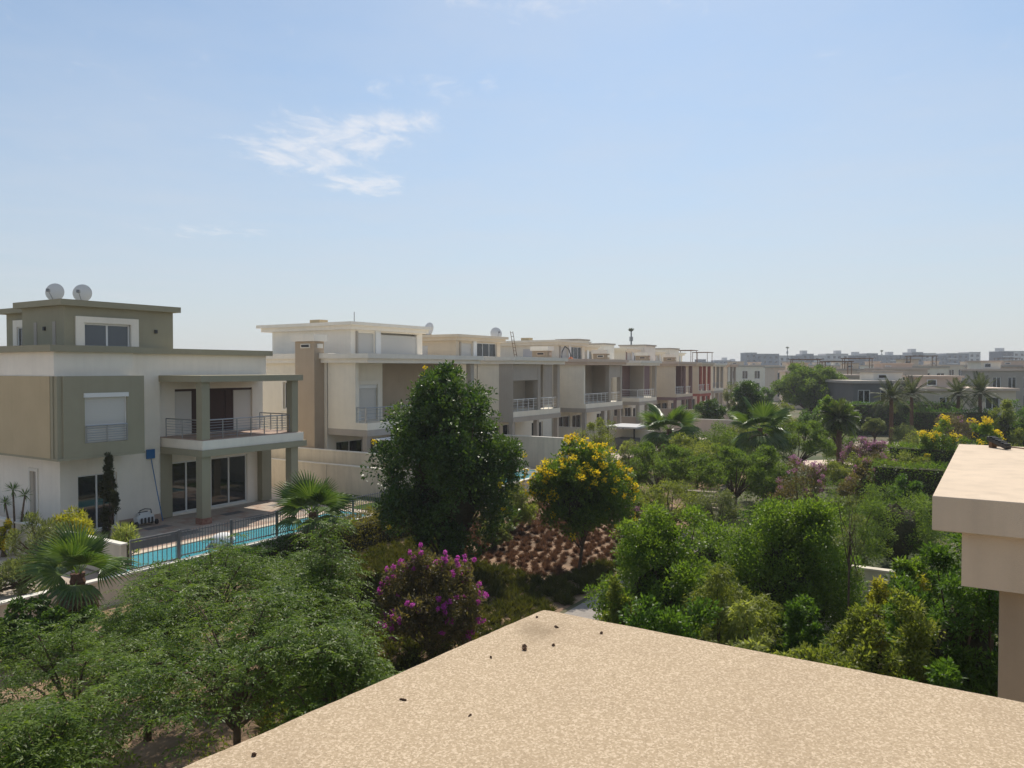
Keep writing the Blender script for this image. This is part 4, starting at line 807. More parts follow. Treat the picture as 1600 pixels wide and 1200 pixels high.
# ------------------------------------------------------------------ small things on roofs and terraces
def dish(label, loc, rz, tilt, r=.62):
    root = empty('satellite_dish', loc, rz, label, 'satellite dish', 'roof dishes'); V, F = [], []; nr, na = 6, 24
    for i in range(nr + 1):
        for j in range(na): q = r * i / nr; a = 2 * math.pi * j / na; V.append((q * math.cos(a), -.0 + .2 * q * q / r, q * math.sin(a)))
    F = [(i * na + j, i * na + (j + 1) % na, (i + 1) * na + (j + 1) % na, (i + 1) * na + j) for i in range(nr) for j in range(na)]
    n0 = len(V); V += [(x, y + .025, z) for x, y, z in V]; F += [tuple(n0 + k for k in reversed(f)) for f in F]
    zc = .28 + r * .75
    o = add('reflector', np_mesh('reflector', np.array(V), np.array(F), M['dish'], smooth=True), root, (0, 0, zc), (tilt, 0, 0)); m = MB()
    m.tube([(0, .12, 0), (0, .12, zc)], .03, 6); m.box(-.18, .18, -.06, .3, 0, .03); m.build('stand', M['greymetal'], root)
    m = MB(); m.tube([(0, .0, -r * .95), (0, -.55, -.05)], .015, 5); m.box(-.07, .07, -.66, -.5, -.10, .04); m.build('feed_arm', M['greymetal'], o); return root
def on_row(a, b, z): x, y = ab(a, b); return (x, y, z)
dish('left satellite dish of the pair on the near villa roof', on_row(-2.75, -7.9, 11.5), R(6), R(-5), .45); dish('right satellite dish of the pair on the near villa roof', on_row(-1.75, -7.2, 11.5), R(14), R(-5), .45)
dish('satellite dish on the flat roof behind the dark tree top', on_row(28.3, -9.0, 11.0), R(-40), R(-10), .55); dish('tilted satellite dish on the fourth villa roof edge', on_row(39.2, -9.2, 11.0), R(25), R(-10), .6)
an = empty('antenna', on_row(19.5, -9, 11.45), 0, 'thin whip antenna on the second villa roof', 'antenna'); MB().tube([(0, 0, 0), (0, 0, 1.1)], .03, 5).build('rod', M['greymetal'], an); MB().box(-.12, .12, -.12, .12, -.0, .04).build('base', M['greymetal'], an)
ld = empty('ladder', on_row(39.6, -7.4, 9.3), PHI, 'short metal ladder standing against the fourth villa penthouse', 'ladder')
for x in (0, .45): MB().tube([(x, 0, 0), (x, .5, 2.6)], .03, 5).build('rail', M['wood'], ld)
for k in range(7): MB().tube([(0, .07 + k * .068, .36 + k * .35), (.45, .07 + k * .068, .36 + k * .35)], .022, 5).build('rung', M['wood'], ld)
aw = empty('arm_lamp', on_row(44.6, -5.0, 9.29), PHI, 'curved black arm with orange head on the fourth villa roof', 'lamp'); MB().tube([(0, 0, 0), (.1, 0, .7), (.7, 0, 1.25), (1.5, 0, 1.0), (1.9, 0, .45), (1.95, 0, .2)], .06, 6).build('arm', M['blackmetal'], aw); MB().tube([(1.95, 0, .22), (1.95, 0, 0)], [.1, .3], 8).build('head', M['orange'], aw)
# pool robot, net, float
rb = row_root('pool_cleaner', -1.55, -2.35, 'grey and white pool cleaning robot resting against the near villa wall', 'pool cleaner', z=.855)
m = MB(); m.prism([(-.42, -.22), (.42, -.22), (.46, 0), (.38, .22), (-.38, .22), (-.46, 0)], .08, .42); m.prism([(-.3, -.16), (.3, -.16), (.26, .14), (-.26, .14)], .42, .58); bo = m.build('body', M['plasticgrey'], rb, rot=(R(-14), 0, 0), loc=(0, 0, .03)); MB().prism([(-.2, -.12), (.2, -.12), (.17, .1), (-.17, .1)], .581, .63).build('lid', M['blackmetal'], bo)
for s in (-1, 1): MB().tube([(s * .47, -.2, .13), (s * .53, -.2, .13)], .13, 12).build('wheel', M['blackmetal'], rb); MB().tube([(s * .47, .2, .13), (s * .53, .2, .13)], .13, 12).build('wheel', M['blackmetal'], rb)
MB().tube([(-.3, -.1, .55), (-.28, -.08, .74), (0, -.05, .8), (.28, -.08, .74), (.3, -.1, .55)], .025, 6).build('handle', M['blackmetal'], rb)
for k in range(4): MB().box(-.32 + k * .18, -.24 + k * .18, -.26, -.222, .14, .40).build('slot', M['blackmetal'], rb)
nt = row_root('pool_net', -.55, -2.6, 'blue pool leaf net on a long pole leaning on the near villa wall', 'pool net', z=.855)
MB().tube([(.12, 0, 0), (-.02, .25, 1.5), (-.16, .5, 3.1)], .022, 6).build('pole', M['blue'], nt); m = MB(); m.box(-.38, .06, .50, .54, 3.05, 3.50); m.build('net', M['blue'], nt)
ft = row_root('pool_float', -2.05, 4.1, 'white round float in the near pool', 'pool float', z=.82)
m = MB(); V = []; 
for j in range(9):
    for i in range(16): t = math.pi * j / 8; p = 2 * math.pi * i / 16; V.append((.52 * math.sin(t) * math.cos(p), .46 * math.sin(t) * math.sin(p), .22 - .30 * math.cos(t)))
add('shell', np_mesh('shell', np.array(V), np.array([(j * 16 + i, j * 16 + (i + 1) % 16, (j + 1) * 16 + (i + 1) % 16, (j + 1) * 16 + i) for j in range(8) for i in range(16)]), M['fabric_white'], smooth=True), ft); MB().tube([(-.8, 0, .02), (-.5, .1, .16), (-.35, .1, .2)], .05, 6).build('neck', M['greymetal'], ft)
# dracaena at the far left
dr = empty('dracaena', (-20.3, 31.3, .8), 0, 'spiky three headed dracaena before the near villa side wall', 'plant')
m = MB(); heads = [(-.5, .1, 2.0), (-.1, 0, 2.55), (.45, -.1, 2.35), (.3, .1, 1.35)]
for (x, y, z) in heads: m.tube([(x * .25, y * .2, -.05), (x * .55, y * .5, z * .5), (x, y, z)], [.045, .04, .03], 6)
m.build('stem', M['bark'], dr)
for hd in heads:
    k = 46; A = unit(rng.normal(size=(k, 3)) + np.array([0, 0, .25])); V, F = leaf_quads(np.tile(np.array(hd), (k, 1)), A, unit(rng.normal(size=(k, 3)) * .3 + np.array([0, 0, 1.])), .42 * rng.uniform(.7, 1.1, k), .035); add('leaf_head', np_mesh('leaf_head', V, F, L['shade'], rng.random(k)), dr)
# second villa: white pergola over its terrace
pg = row_root('pergola', 13.2, 2.4, 'white slatted pergola with black frames beside the second villa', 'pergola', z=.8)
for x in (0, 2.4, 4.8, 7.2):
    for y in (0, 3.4): MB().box(x - .05, x + .05, y - .05, y + .05, 0, 2.95).build('post', M['blackmetal'], pg)
    MB().box(x - .05, x + .05, -.3, 3.7, 2.951, 3.05).build('beam', M['blackmetal'], pg)
for k in range(4): MB().box(-.2, 7.5, 2.4 - k * .05 - 0 + .0 - 1.9 * (k == 9), 3.6 - k * .001, 3.06, 3.10).build('roof_panel', M['fabric_white'], pg) if k == 0 else None
for k in range(14): MB().box(-.2, 7.5, -.2 + k * .18, -.08 + k * .18, 3.06, 3.10).build('slat', M['fabric_white'], pg)
# small carport roof by the fourth villa
cp = row_root('carport', 41.4, 4.2, 'small flat carport roof on dark posts before the fourth villa', 'carport', z=.8)
for x in (0, 3.4):
    for y in (0, 2.6): MB().box(x - .06, x + .06, y - .06, y + .06, 0, 2.1).build('post', M['blackmetal'], cp)
MB().box(-.3, 3.8, -.3, 2.9, 2.1, 2.24).build('roof', M['greywhite'], cp); MB().box(.2, 3.2, .3, 2.2, 0, 1.1).build('counter', M['slate'], cp)
# garden steps
st = empty('garden_steps', (11.2, 45.0, 0), R(-25), 'stone garden steps between the two acacias', 'steps')
for k in range(5): MB().box(-.9 - k * .12, .9 - k * .12, k * .42, k * .42 + .5, -.05 if k == 0 else .16 * k - .02, .16 * (k + 1)).build('step', M['stone'], st)
MB().box(.95, 1.3, -.3, 2.3, -.05, 1.35).build('side_wall', M['stone'], st)
# small wall in the right thicket
sw = empty('garden_wall', (9.15, 24.4, 0), PHI - R(90) - R(0), 'small shaded beige garden wall with a lamp box in the right thicket', 'wall')
MB().box(0, 3.2, 0, .2, -.1, 2.15).build('wall', M['wallbeige'], sw); MB().box(-.04, 3.24, -.04, .24, 2.15, 2.21).build('coping', M['wallbeige'], sw); MB().box(.42, .66, -.06, -.001, 1.35, 1.62).build('lamp_box', M['blackmetal'], sw)
# dirt clods on the roof ledge
def clod(label, x, y, parts, s):
    r = empty('dirt_clod', (x, y, 7.2), random.uniform(0, 6), label, 'dirt', 'dirt clods on the roof ledge'); m = MB(); rr = random.Random(int(x * 1000))
    for (px, py, q) in parts:
        nu, nv = 9, 6; b = len(m.v); q *= s
        for j in range(nv + 1):
            for i in range(nu):
                t = math.pi * j / nv; p = 2 * math.pi * i / nu; k = q * (1 + rr.uniform(-.28, .28)); m.v.append((px * s + k * math.sin(t) * math.cos(p), py * s + k * math.sin(t) * math.sin(p) * .8, q * .45 - .62 * k * math.cos(t)))
        m.f += [(b + j * nu + i, b + j * nu + (i + 1) % nu, b + (j + 1) * nu + (i + 1) % nu, b + (j + 1) * nu + i) for j in range(nv) for i in range(nu)]
    return m.build('lump', M['dirt'], r)
CLODS = [
    ('largest dark dirt clod, two joined lumps near the ledge corner', 0.050, 3.000, [(-0.9, 0.2, 0.9), (0.4, -0.1, 0.7), (1.4, -0.6, 0.9)], 0.012),
    ('flat curved dirt clod just below the ledge corner', 0.188, 3.247, [(-0.8, 0, 0.6), (0.3, -0.2, 0.8), (1.1, 0.1, 0.6)], 0.0084),
    ('tiny dark dirt speck nearest the ledge corner', 0.110, 3.373, [(0, 0, 1)], 0.0066),
    ('small dirt clod right of the largest one', 0.165, 3.028, [(0, 0, 1), (0.9, -0.3, 0.6)], 0.0078),
    ('dirt clod alone on the right side of the ledge corner', 0.372, 3.168, [(0, 0, 1), (0.8, -0.2, 0.7)], 0.0084),
    ('thin dirt clod left of the largest one, near the left edge', -0.080, 2.900, [(-0.6, 0, 0.6), (0.5, 0, 0.7)], 0.0078),
    ('elongated dirt clod on the left part of the ledge', -0.361, 2.527, [(-1, 0, 0.6), (0, 0.1, 0.7), (1, 0, 0.6)], 0.0084),
    ('faint dirt clod low in the middle of the ledge', -0.132, 2.414, [(-0.9, 0, 0.5), (0.2, 0.1, 0.6)], 0.0072),
    ('round dirt clod near the lower left end of the ledge', -0.733, 2.161, [(0, 0, 1)], 0.0078),
]
for a in CLODS: clod(*a)

# ------------------------------------------------------------------ near garden
neem('feathery_tree', 'feathery tree with bare forked trunk showing, at the bottom left', (-4.68, 13.0), 4.83, 2.33, 249, fork=2.75, inner=0.45, zb=2.0)
neem('feathery_tree', 'feathery tree in front of the pool fence, left of the magenta bush', (-4.25, 17.0), 4.94, 1.42, 174, fork=1.9, inner=0.1, zb=1.6)
neem('feathery_tree', 'feathery tree at the lower left edge, below the dark creeper', (-7.88, 13.8), 4.03, 2.01, 220, fork=1.9, inner=0.2, zb=1.5)
neem('feathery_tree', 'feathery tree directly below the pool gate', (-7.17, 18.5), 4.24, 2.31, 191, fork=2.0, inner=0.1, zb=1.6)
neem('feathery_tree', 'feathery tree in the bottom left corner of the picture', (-6.54, 10.6), 4.17, 1.32, 174, fork=1.8, inner=0.1, zb=1.4)
neem('feathery_tree', 'feathery tree between the palm and the pool gate', (-8.15, 17.0), 3.37, 1.56, 150, fork=1.8, inner=0.1, zb=1.4)
neem('feathery_tree', 'feathery tree midway between the forked one and the magenta bush', (-4.37, 15.2), 4.18, 1.52, 174, fork=2.0, inner=0.1, zb=1.6)
neem('feathery_tree', 'feathery tree touching the pool fence, right of the gate', (-6.56, 21.0), 3.63, 1.75, 139, fork=1.6, inner=0.1, zb=1.0)
neem('feathery_tree', 'feathery tree at the foot of the retaining wall, right of the near fan palm', (-8.97, 20.0), 3.51, 1.42, 127, fork=1.5, inner=0.1, zb=1.0)
neem('feathery_tree', 'feathery young tree against the roof ledge, lowest in the middle left', (-2.89, 12.4), 4.57, 1.03, 139, fork=1.8, inner=0.1, zb=1.4)
fan_palm('fan_palm', 'near fan palm with wide green fans in front of the low garden wall', (-13.19, 23.2), 2.1, 1.65, 11, .24, dry=4, t0=1.35, t1=-.1)
fan_palm('fan_palm', 'bright fan palm standing between the bar fence and the near villa terrace', (-8.76, 33.6), 2.0, 1.95, 14, .2, dry=3, t0=1.3, t1=-.2)
tree('dark_tree', 'large dark glossy green tree with a few yellow blossoms, centre left', 'tree', (-2.69, 31), 8.97, 3.05, 'ficus', Ln=.15, Wd=.075, clumps=620, per=75, trunk=.13, zb=-.75, cr=.25, shell=.5, lump=.08, flowers=('yellow', 16, .10, .08), nl=22, core=True, taper=.22)
tree('flowering_tree', 'round tree covered in yellow blossoms on a slim trunk above the brown tufts', 'tree', (2.76, 31.5), 5.65, 2.31, 'tecoma', Ln=.13, Wd=.06, clumps=420, per=70, trunk=.075, zb=.7, cr=.28, shell=.5, lump=.1, flowers=('yellow', 170, .13, .10), nl=18, top_f=True, core=True, lean=(.3, 0))
tree('magenta_bush', 'bush with magenta blossom spikes beside the roof ledge', 'bush', (-2.29, 21.5), 3.44, 1.76, 'boug', Ln=.10, Wd=.042, clumps=330, per=60, trunk=.05, zb=.0, cr=.24, shell=.4, lump=.3, flowers=('magenta', 120, .04, .055), nl=26, spike=2)
tree('shrub', 'light green shrub between the dark tree and the yellow flowering tree', 'shrub', (0.07, 39), 2.57, 1.43, 'olive', Ln=.11, Wd=.05, clumps=110, per=60, zb=.1, cr=.3)
tree('shrub', 'low brown green shrub at the foot of the dark tree, right side', 'shrub', (-0.82, 35), 1.57, 0.82, 'grey', Ln=.10, Wd=.045, clumps=80, per=60, zb=.05, cr=.3)
tree('shrub', 'tall bright green shrub right of the tuft bed', 'shrub', (3.64, 19), 5.28, 1.87, 'bright', Ln=.085, Wd=.036, clumps=480, per=85, zb=.1, cr=.26, shell=.45, lump=.28, nl=24, core=True, up=.6)
tree('shrub', 'olive drooping shrub in the middle of the right hand thicket', 'shrub', (4.68, 17), 4.4, 1.3, 'olive', Ln=.12, Wd=.02, clumps=220, per=80, zb=.2, cr=.28, shell=.4, lump=.3, nl=30, up=-.4, droop=.3)
tree('shrub', 'big dense green shrub with bright sunlit top, behind the thicket', 'shrub', (8.03, 22.5), 4.77, 2.81, 'bright', Ln=.085, Wd=.04, clumps=520, per=95, zb=.1, cr=.24, shell=.55, lump=.16, nl=24, core=True, up=.6, ry=1.7)
tree('shrub', 'pale leaved shrub hanging over the roof ledge edge', 'shrub', (4.42, 13.6), 4.47, 0.95, 'pale', Ln=.10, Wd=.034, clumps=150, per=70, zb=.3, cr=.3, shell=.4, lump=.25, nl=20, up=-.2, droop=.3)
tree('shrub', 'glossy dark shrub just above the roof ledge, left of the pale one', 'shrub', (2.87, 13.5), 4.47, 1.41, 'shade', Ln=.085, Wd=.045, clumps=260, per=75, zb=.2, cr=.26, shell=.45, lump=.25, nl=20, core=True, up=.7)
tree('shrub', 'loose green shrub at the left end of the right hand thicket', 'shrub', (2.55, 17.5), 3.99, 0.64, 'olive', Ln=.08, Wd=.03, clumps=110, per=70, zb=.1, cr=.3, lump=.3, nl=16, up=.6)
tree('bush', 'tall dark green bush close behind the neighbouring column', 'bush', (8.55, 14.5), 5.68, 1.45, 'shade', Ln=.10, Wd=.035, clumps=330, per=85, zb=.1, cr=.24, shell=.5, lump=.22, nl=20, core=True)
tree('bush', 'bright leaf bush beneath the neighbouring roof slab corner', 'bush', (8.75, 16.5), 5.14, 0.85, 'bright', Ln=.10, Wd=.036, clumps=170, per=75, zb=.2, cr=.28, shell=.45, lump=.3, nl=18, up=.5)
tree('bush', 'mixed olive green bush left of the neighbouring column', 'bush', (6.67, 13.8), 4.67, 1.21, 'olive', Ln=.085, Wd=.04, clumps=270, per=75, zb=.15, cr=.26, shell=.45, lump=.28, nl=24, core=True, up=.4)
tree('shrub', 'yellow green shrub above the small garden wall', 'shrub', (9.44, 19), 4.01, 0.79, 'lime', Ln=.10, Wd=.045, clumps=120, per=60, zb=.3, cr=.3, lump=.3, nl=16)
tree('shrub', 'low leafy shrub along the roof ledge edge at right', 'shrub', (4.87, 11.8), 4.35, 0.89, 'olive', Ln=.08, Wd=.036, clumps=150, per=65, zb=.8, cr=.3, lump=.35, nl=18, up=.3)
tree('shrub', 'low green shrub at the foot of the dark bush, near the column', 'shrub', (6.14, 11.0), 4.39, 0.82, 'shade', Ln=.08, Wd=.036, clumps=150, per=70, zb=.6, cr=.3, lump=.3, nl=16)
tree('shrub', 'mid green shrub filling the dip left of the small garden wall', 'shrub', (6.26, 16.5), 3.75, 0.83, 'shade', Ln=.08, Wd=.036, clumps=160, per=70, zb=.1, cr=.3, lump=.3, nl=16)
tree('bush', 'dull green bush behind the small garden wall and sapling', 'bush', (11.25, 27), 3.24, 1.4, 'acacia', Ln=.09, Wd=.035, clumps=170, per=65, zb=.1, cr=.28, lump=.25, core=True)
tree('bush', 'round green bush behind the tall bright shrub', 'bush', (7.23, 28), 2.77, 1.63, 'bright', Ln=.09, Wd=.035, clumps=200, per=70, zb=.1, cr=.28, lump=.25, core=True, up=.5)
tree('sapling', 'thin bare stemmed sapling in front of the small garden wall', 'sapling', (8.52, 19.3), 5.46, 0.42, 'grey', Ln=.06, Wd=.02, clumps=40, per=40, trunk=.03, zb=2.7, cr=.4, nl=16, fork=4.2, lump=.4)
tree('bush', 'rounded grey green bush behind the neighbouring slab corner', 'bush', (16.05, 32), 3.92, 2.24, 'acacia', Ln=.09, Wd=.03, clumps=210, per=70, zb=.1, cr=.27, core=True, lump=.2)
tree('bush', 'soft green bush right of the sunlit shrub, below the pink ones', 'bush', (13.38, 30), 3.31, 1.75, 'acacia', Ln=.09, Wd=.03, clumps=150, per=65, zb=.1, cr=.28, lump=.25)
tree('creeper', 'dark creeper bush on the low white wall at the left edge', 'bush', (-13.26, 21.5), 1.83, 1.7, 'shade', Ln=.10, Wd=.06, clumps=170, per=60, zb=.05, cr=.3, lump=.3, nl=18, ry=1.0)
tree('creeper', 'dark leafy bush under the near fan palm', 'bush', (-10.24, 21), 1.72, 1.49, 'shade', Ln=.09, Wd=.05, clumps=150, per=60, zb=.05, cr=.3, lump=.3, nl=18)
tree('cypress', 'slim dark column cypress in front of the near villa wall', 'cypress', (-17.59, 33.4, .8), 4.43, 0.36, 'cypress', Ln=.10, Wd=.03, clumps=190, per=55, zb=.02, cr=.45, shell=.2, lump=.1, trunk=.06, nl=10, up=1.2, taper=.9)
tree('shrub', 'yellow leaved shrub beside the cypress', 'shrub', (-17.31, 30.2, .8), 2.1, 1.01, 'lime', Ln=.20, Wd=.05, clumps=60, per=34, zb=.3, cr=.35, lump=.3, nl=16, droop=.3)
tree('oleander', 'grey green oleander behind the near fan palm', 'shrub', (-17.47, 28.4, .8), 2.13, 1.09, 'grey', Ln=.17, Wd=.03, clumps=80, per=36, zb=.1, cr=.32, lump=.35, nl=30, up=.8)
tree('oleander', 'grey oleander above the white coping at the left edge', 'shrub', (-16.3, 25.4, .8), 1.29, 1.1, 'grey', Ln=.15, Wd=.028, clumps=110, per=40, zb=.05, cr=.32, lump=.35, nl=30, up=.6)
tree('shrub', 'dry straw coloured shrub at the left end of the pool', 'shrub', (-14.7, 29.2, .8), 1.74, 0.58, 'pale', Ln=.22, Wd=.03, clumps=30, per=30, zb=.05, cr=.5, lump=.3, nl=14, up=.9)
tree('flower_bush', 'orange yellow flower bush at the far left edge of the terrace', 'bush', (-20.28, 30.5, .8), 1.4, 0.51, 'lime', Ln=.08, Wd=.04, clumps=50, per=40, zb=.05, cr=.4, flowers=('yellow', 24, .1, .07))
# ------------------------------------------------------------------ garden further off
tree('feathery_tree', 'broad feathery acacia left of the garden steps', 'tree', (8.82, 46), 4.0, 3.14, 'acacia', Ln=.14, Wd=.05, clumps=190, per=70, zb=.55, cr=.26, lump=.2, trunk=.1, nl=16, ry=3.2)
tree('feathery_tree', 'feathery acacia with dark trunk right of the garden steps', 'tree', (12.83, 44), 4.26, 3.23, 'acacia', Ln=.14, Wd=.05, clumps=210, per=70, zb=.7, cr=.26, lump=.22, trunk=.1, nl=18, ry=3.0)
tree('feathery_tree', 'green acacia behind the feathered palm, left of the sandy clearing', 'tree', (21.51, 58), 4.62, 3.29, 'acacia', Ln=.15, Wd=.06, clumps=180, per=60, zb=.8, cr=.27, lump=.25, trunk=.1, ry=2.6)
tree('bush', 'light feathery bush below the left acacia', 'bush', (8.33, 40), 2.75, 2.2, 'olive', Ln=.11, Wd=.04, clumps=130, per=60, zb=.05, cr=.3, lump=.3)
tree('bush', 'grey feathered bush sloping toward the garden steps', 'bush', (10.29, 38), 2.71, 1.46, 'grey', Ln=.13, Wd=.03, clumps=90, per=55, zb=.05, cr=.35, lump=.3, droop=.4)
tree('bush', 'leafy bush between the two fan palms of the middle garden', 'bush', (16.28, 62), 4.21, 2.89, 'acacia', Ln=.14, Wd=.05, clumps=120, per=60, zb=.2, cr=.3, lump=.25)
tree('bush', 'olive bush directly above the tall bright shrub', 'bush', (6.17, 37), 2.36, 1.36, 'olive', Ln=.10, Wd=.04, clumps=140, per=60, zb=.05, cr=.3, lump=.25)
tree('tree', 'broad green tree between the right acacia and the pinkish bush', 'tree', (15.47, 47), 3.44, 2.19, 'acacia', Ln=.13, Wd=.05, clumps=170, per=65, zb=.3, cr=.28, lump=.25, nl=16)
tree('tree', 'leafy tree filling the garden behind the two acacias', 'tree', (13.05, 54), 3.97, 2.7, 'olive', Ln=.13, Wd=.05, clumps=180, per=60, zb=.3, cr=.28, lump=.25, nl=16)
tree('bush', 'yellow green bush below the lobed bright tree', 'bush', (22.97, 52), 2.66, 2.08, 'olive', Ln=.12, Wd=.05, clumps=130, per=60, zb=.05, cr=.3, lump=.25)
tree('bush', 'green bush row end left of the dusty pink bush', 'bush', (28.49, 66), 2.79, 1.98, 'acacia', Ln=.13, Wd=.05, clumps=110, per=60, zb=.05, cr=.3, lump=.25)
tree('tree', 'mid green tree left of the far lawn, behind the silvery palm', 'tree', (21.29, 70), 3.98, 2.68, 'olive', Ln=.15, Wd=.06, clumps=140, per=60, zb=.3, cr=.3, lump=.25)
tree('bush', 'dull bush between the yellow flowered bush and the date palm', 'bush', (32.65, 62), 3.54, 1.76, 'olive', Ln=.13, Wd=.05, clumps=100, per=55, zb=.05, cr=.3, lump=.25)
tree('bush', 'pinkish magenta bush left of the sandy clearing', 'bush', (15.07, 40), 3.96, 1.87, 'boug', Ln=.10, Wd=.045, clumps=140, per=60, zb=.05, cr=.3, lump=.3, flowers=('pink', 44, .16, .08), top_f=True)
tree('bush', 'dusty pink blossom bush beyond the sandy clearing', 'bush', (26.13, 56), 3.53, 2.05, 'boug', Ln=.12, Wd=.05, clumps=150, per=55, zb=.1, cr=.28, lump=.25, flowers=('pink', 130, .24, .10), top_f=True)
tree('bush', 'large reddish green bush right of the sandy clearing', 'bush', (20.25, 43), 3.74, 1.93, 'boug', Ln=.11, Wd=.05, clumps=190, per=65, zb=.05, cr=.27, lump=.2, flowers=('pink', 30, .15, .08), top_f=True, core=True)
tree('bush', 'small reddish bush with brown leaves by the tuft bed', 'bush', (5.09, 33), 2.4, 0.72, 'boug', Ln=.10, Wd=.045, clumps=60, per=50, zb=.05, cr=.35, lump=.3, flowers=('pink', 14, .12, .07))
tree('bush', 'yellow flowered bush above the clipped hedges, left one', 'bush', (27.71, 50), 5.21, 1.67, 'bright', Ln=.13, Wd=.06, clumps=170, per=60, zb=.3, cr=.28, lump=.25, flowers=('yellow', 46, .2, .1), top_f=True, core=True)
tree('bush', 'yellow flowered bush above the clipped hedges, right one', 'bush', (30.71, 50), 5.42, 1.5, 'bright', Ln=.13, Wd=.06, clumps=160, per=60, zb=.3, cr=.28, lump=.25, flowers=('yellow', 46, .2, .1), top_f=True, core=True)
tree('bush', 'leafy green bush in front of the clipped hedges', 'bush', (23.31, 46), 3.54, 1.99, 'olive', Ln=.12, Wd=.05, clumps=120, per=55, zb=.1, cr=.3, lump=.3)
tree('bush', 'dark round bush left of the lower clipped hedge', 'bush', (19.12, 37), 3.39, 1.11, 'shade', Ln=.10, Wd=.05, clumps=130, per=60, zb=.05, cr=.3, core=True, lump=.2)
tree('small_tree', 'small dark umbrella shaped tree on the pale gravel', 'tree', (35.97, 76), 3.55, 1.33, 'grey', Ln=.14, Wd=.07, clumps=90, per=50, zb=1.6, cr=.34, trunk=.12, lump=.15)
tree('small_tree', 'small tiered conifer in the middle of the far lawn', 'tree', (30.53, 80), 3.9, 1.07, 'shade', Ln=.16, Wd=.05, clumps=60, per=40, zb=.5, cr=.35, lump=.3)
tree('tree', 'bright green tree with lobed crown below the slate villa', 'tree', (27.2, 64), 6.27, 1.71, 'bright', Ln=.16, Wd=.08, clumps=150, per=60, zb=1.8, cr=.3, lump=.25, trunk=.12, core=True)
tree('tree', 'dark round tree beside the terracotta villa', 'tree', (26.37, 86), 7.58, 2.15, 'ficus', Ln=.20, Wd=.10, clumps=160, per=60, zb=1.0, cr=.3, lump=.2, trunk=.14, core=True)
tree('tree', 'lower dark round tree left of the terracotta villa', 'tree', (23.25, 90), 5.07, 2.02, 'ficus', Ln=.20, Wd=.10, clumps=120, per=55, zb=.6, cr=.32, lump=.2, core=True)
tree('tree', 'large dull green tree in front of the far apartment block', 'tree', (46.02, 118), 9.48, 6.1, 'acacia', Ln=.26, Wd=.13, clumps=420, per=75, zb=.9, cr=.25, lump=.22, trunk=.3, nl=20, core=True)
tree('tree', 'dark green tree at the foot of the large dull tree', 'tree', (35.79, 88), 5.22, 2.49, 'shade', Ln=.2, Wd=.1, clumps=120, per=60, zb=.1, cr=.3, lump=.2, core=True)
tree('tree', 'grey green thin tree right of the terracotta villa', 'tree', (28.58, 100), 7.13, 1.33, 'grey', Ln=.18, Wd=.06, clumps=70, per=45, zb=1.2, cr=.34, lump=.3)
tree('shrub', 'pale dry shrub left of the far lawn', 'shrub', (32.35, 92), 4.77, 1.84, 'olive', Ln=.18, Wd=.07, clumps=90, per=45, zb=.1, cr=.32, lump=.25)
tree('shrub', 'green shrub in a line along the far lawn', 'shrub', (24.67, 74), 3.42, 2.47, 'olive', Ln=.16, Wd=.06, clumps=90, per=50, zb=.1, cr=.32, lump=.25)
tree('shrub', 'grey shrub right of the umbrella shaped tree', 'shrub', (37.92, 74), 3.42, 1.6, 'grey', Ln=.15, Wd=.05, clumps=90, per=50, zb=.1, cr=.32, lump=.25)
tree('tree', 'lime topped dark tree at the right edge', 'tree', (42.24, 66), 6.32, 1.43, 'olive', Ln=.16, Wd=.07, clumps=120, per=55, zb=.4, cr=.32, lump=.25, core=True)
tree('tree', 'dark green tree mass at the right edge below the villas', 'tree', (48.0, 72), 5.36, 2.4, 'shade', Ln=.16, Wd=.07, clumps=140, per=55, zb=.3, cr=.3, lump=.2, core=True)
tree('bush', 'low yellow green bush at the right edge above the slab', 'bush', (29.98, 46), 4.23, 1.76, 'lime', Ln=.10, Wd=.05, clumps=120, per=50, zb=.05, cr=.3, lump=.15)
tree('shrub', 'green shrub in front of the fourth villa', 'shrub', (7.2, 64), 4.46, 1.81, 'olive', Ln=.14, Wd=.05, clumps=110, per=50, zb=.2, cr=.3, lump=.3)
tree('shrub', 'bare twiggy shrub left of the green one before the fourth villa', 'shrub', (5.42, 62), 4.21, 0.72, 'grey', Ln=.10, Wd=.03, clumps=26, per=22, zb=.3, cr=.4, lump=.3, nl=24)
tree('shrub', 'pale green shrub right of the small carport roof', 'shrub', (8.85, 58), 3.46, 0.97, 'pale', Ln=.12, Wd=.05, clumps=70, per=45, zb=.2, cr=.35, lump=.3)
tree('bush', 'dark ground hugging bush beyond the garden steps', 'bush', (11.62, 34), 2.84, 1.7, 'shade', Ln=.10, Wd=.045, clumps=120, per=55, zb=.02, cr=.3, lump=.25)
tree('tree', 'green tree far off between the row and the apartment block', 'tree', (42.9, 130), 5.7, 1.95, 'shade', Ln=.28, Wd=.13, clumps=70, per=45, zb=.5, cr=.34, lump=.25)
tree('bush', 'purple tinged bush under the far date palms', 'bush', (46.0, 80), 4.03, 2.27, 'boug', Ln=.16, Wd=.06, clumps=110, per=50, zb=.1, cr=.32, lump=.25, flowers=('pink', 14, .2, .1))
fan_palm('fan_palm', 'big drooping fan palm behind the left acacia', (12.3, 60), 3.6, 2.7, 20, .25, dry=4, t0=.95, t1=-.75)
fan_palm('fan_palm', 'silvery fan palm above the right acacia', (18.43, 57), 3.9, 2.6, 18, .22, dry=3, t0=1.1, t1=-.7)
feather_palm('date_palm', 'dark trunked date palm before the slate villa', (38.55, 78), 5.31, 2.08, 30, .2)
feather_palm('date_palm', 'date palm right of the dark trunked one', (45.83, 88), 5.22, 2.49, 30, .2)
feather_palm('date_palm', 'left one of the two date palms before the low beige villa', (53.51, 92), 5.08, 2.3, 30, .2)
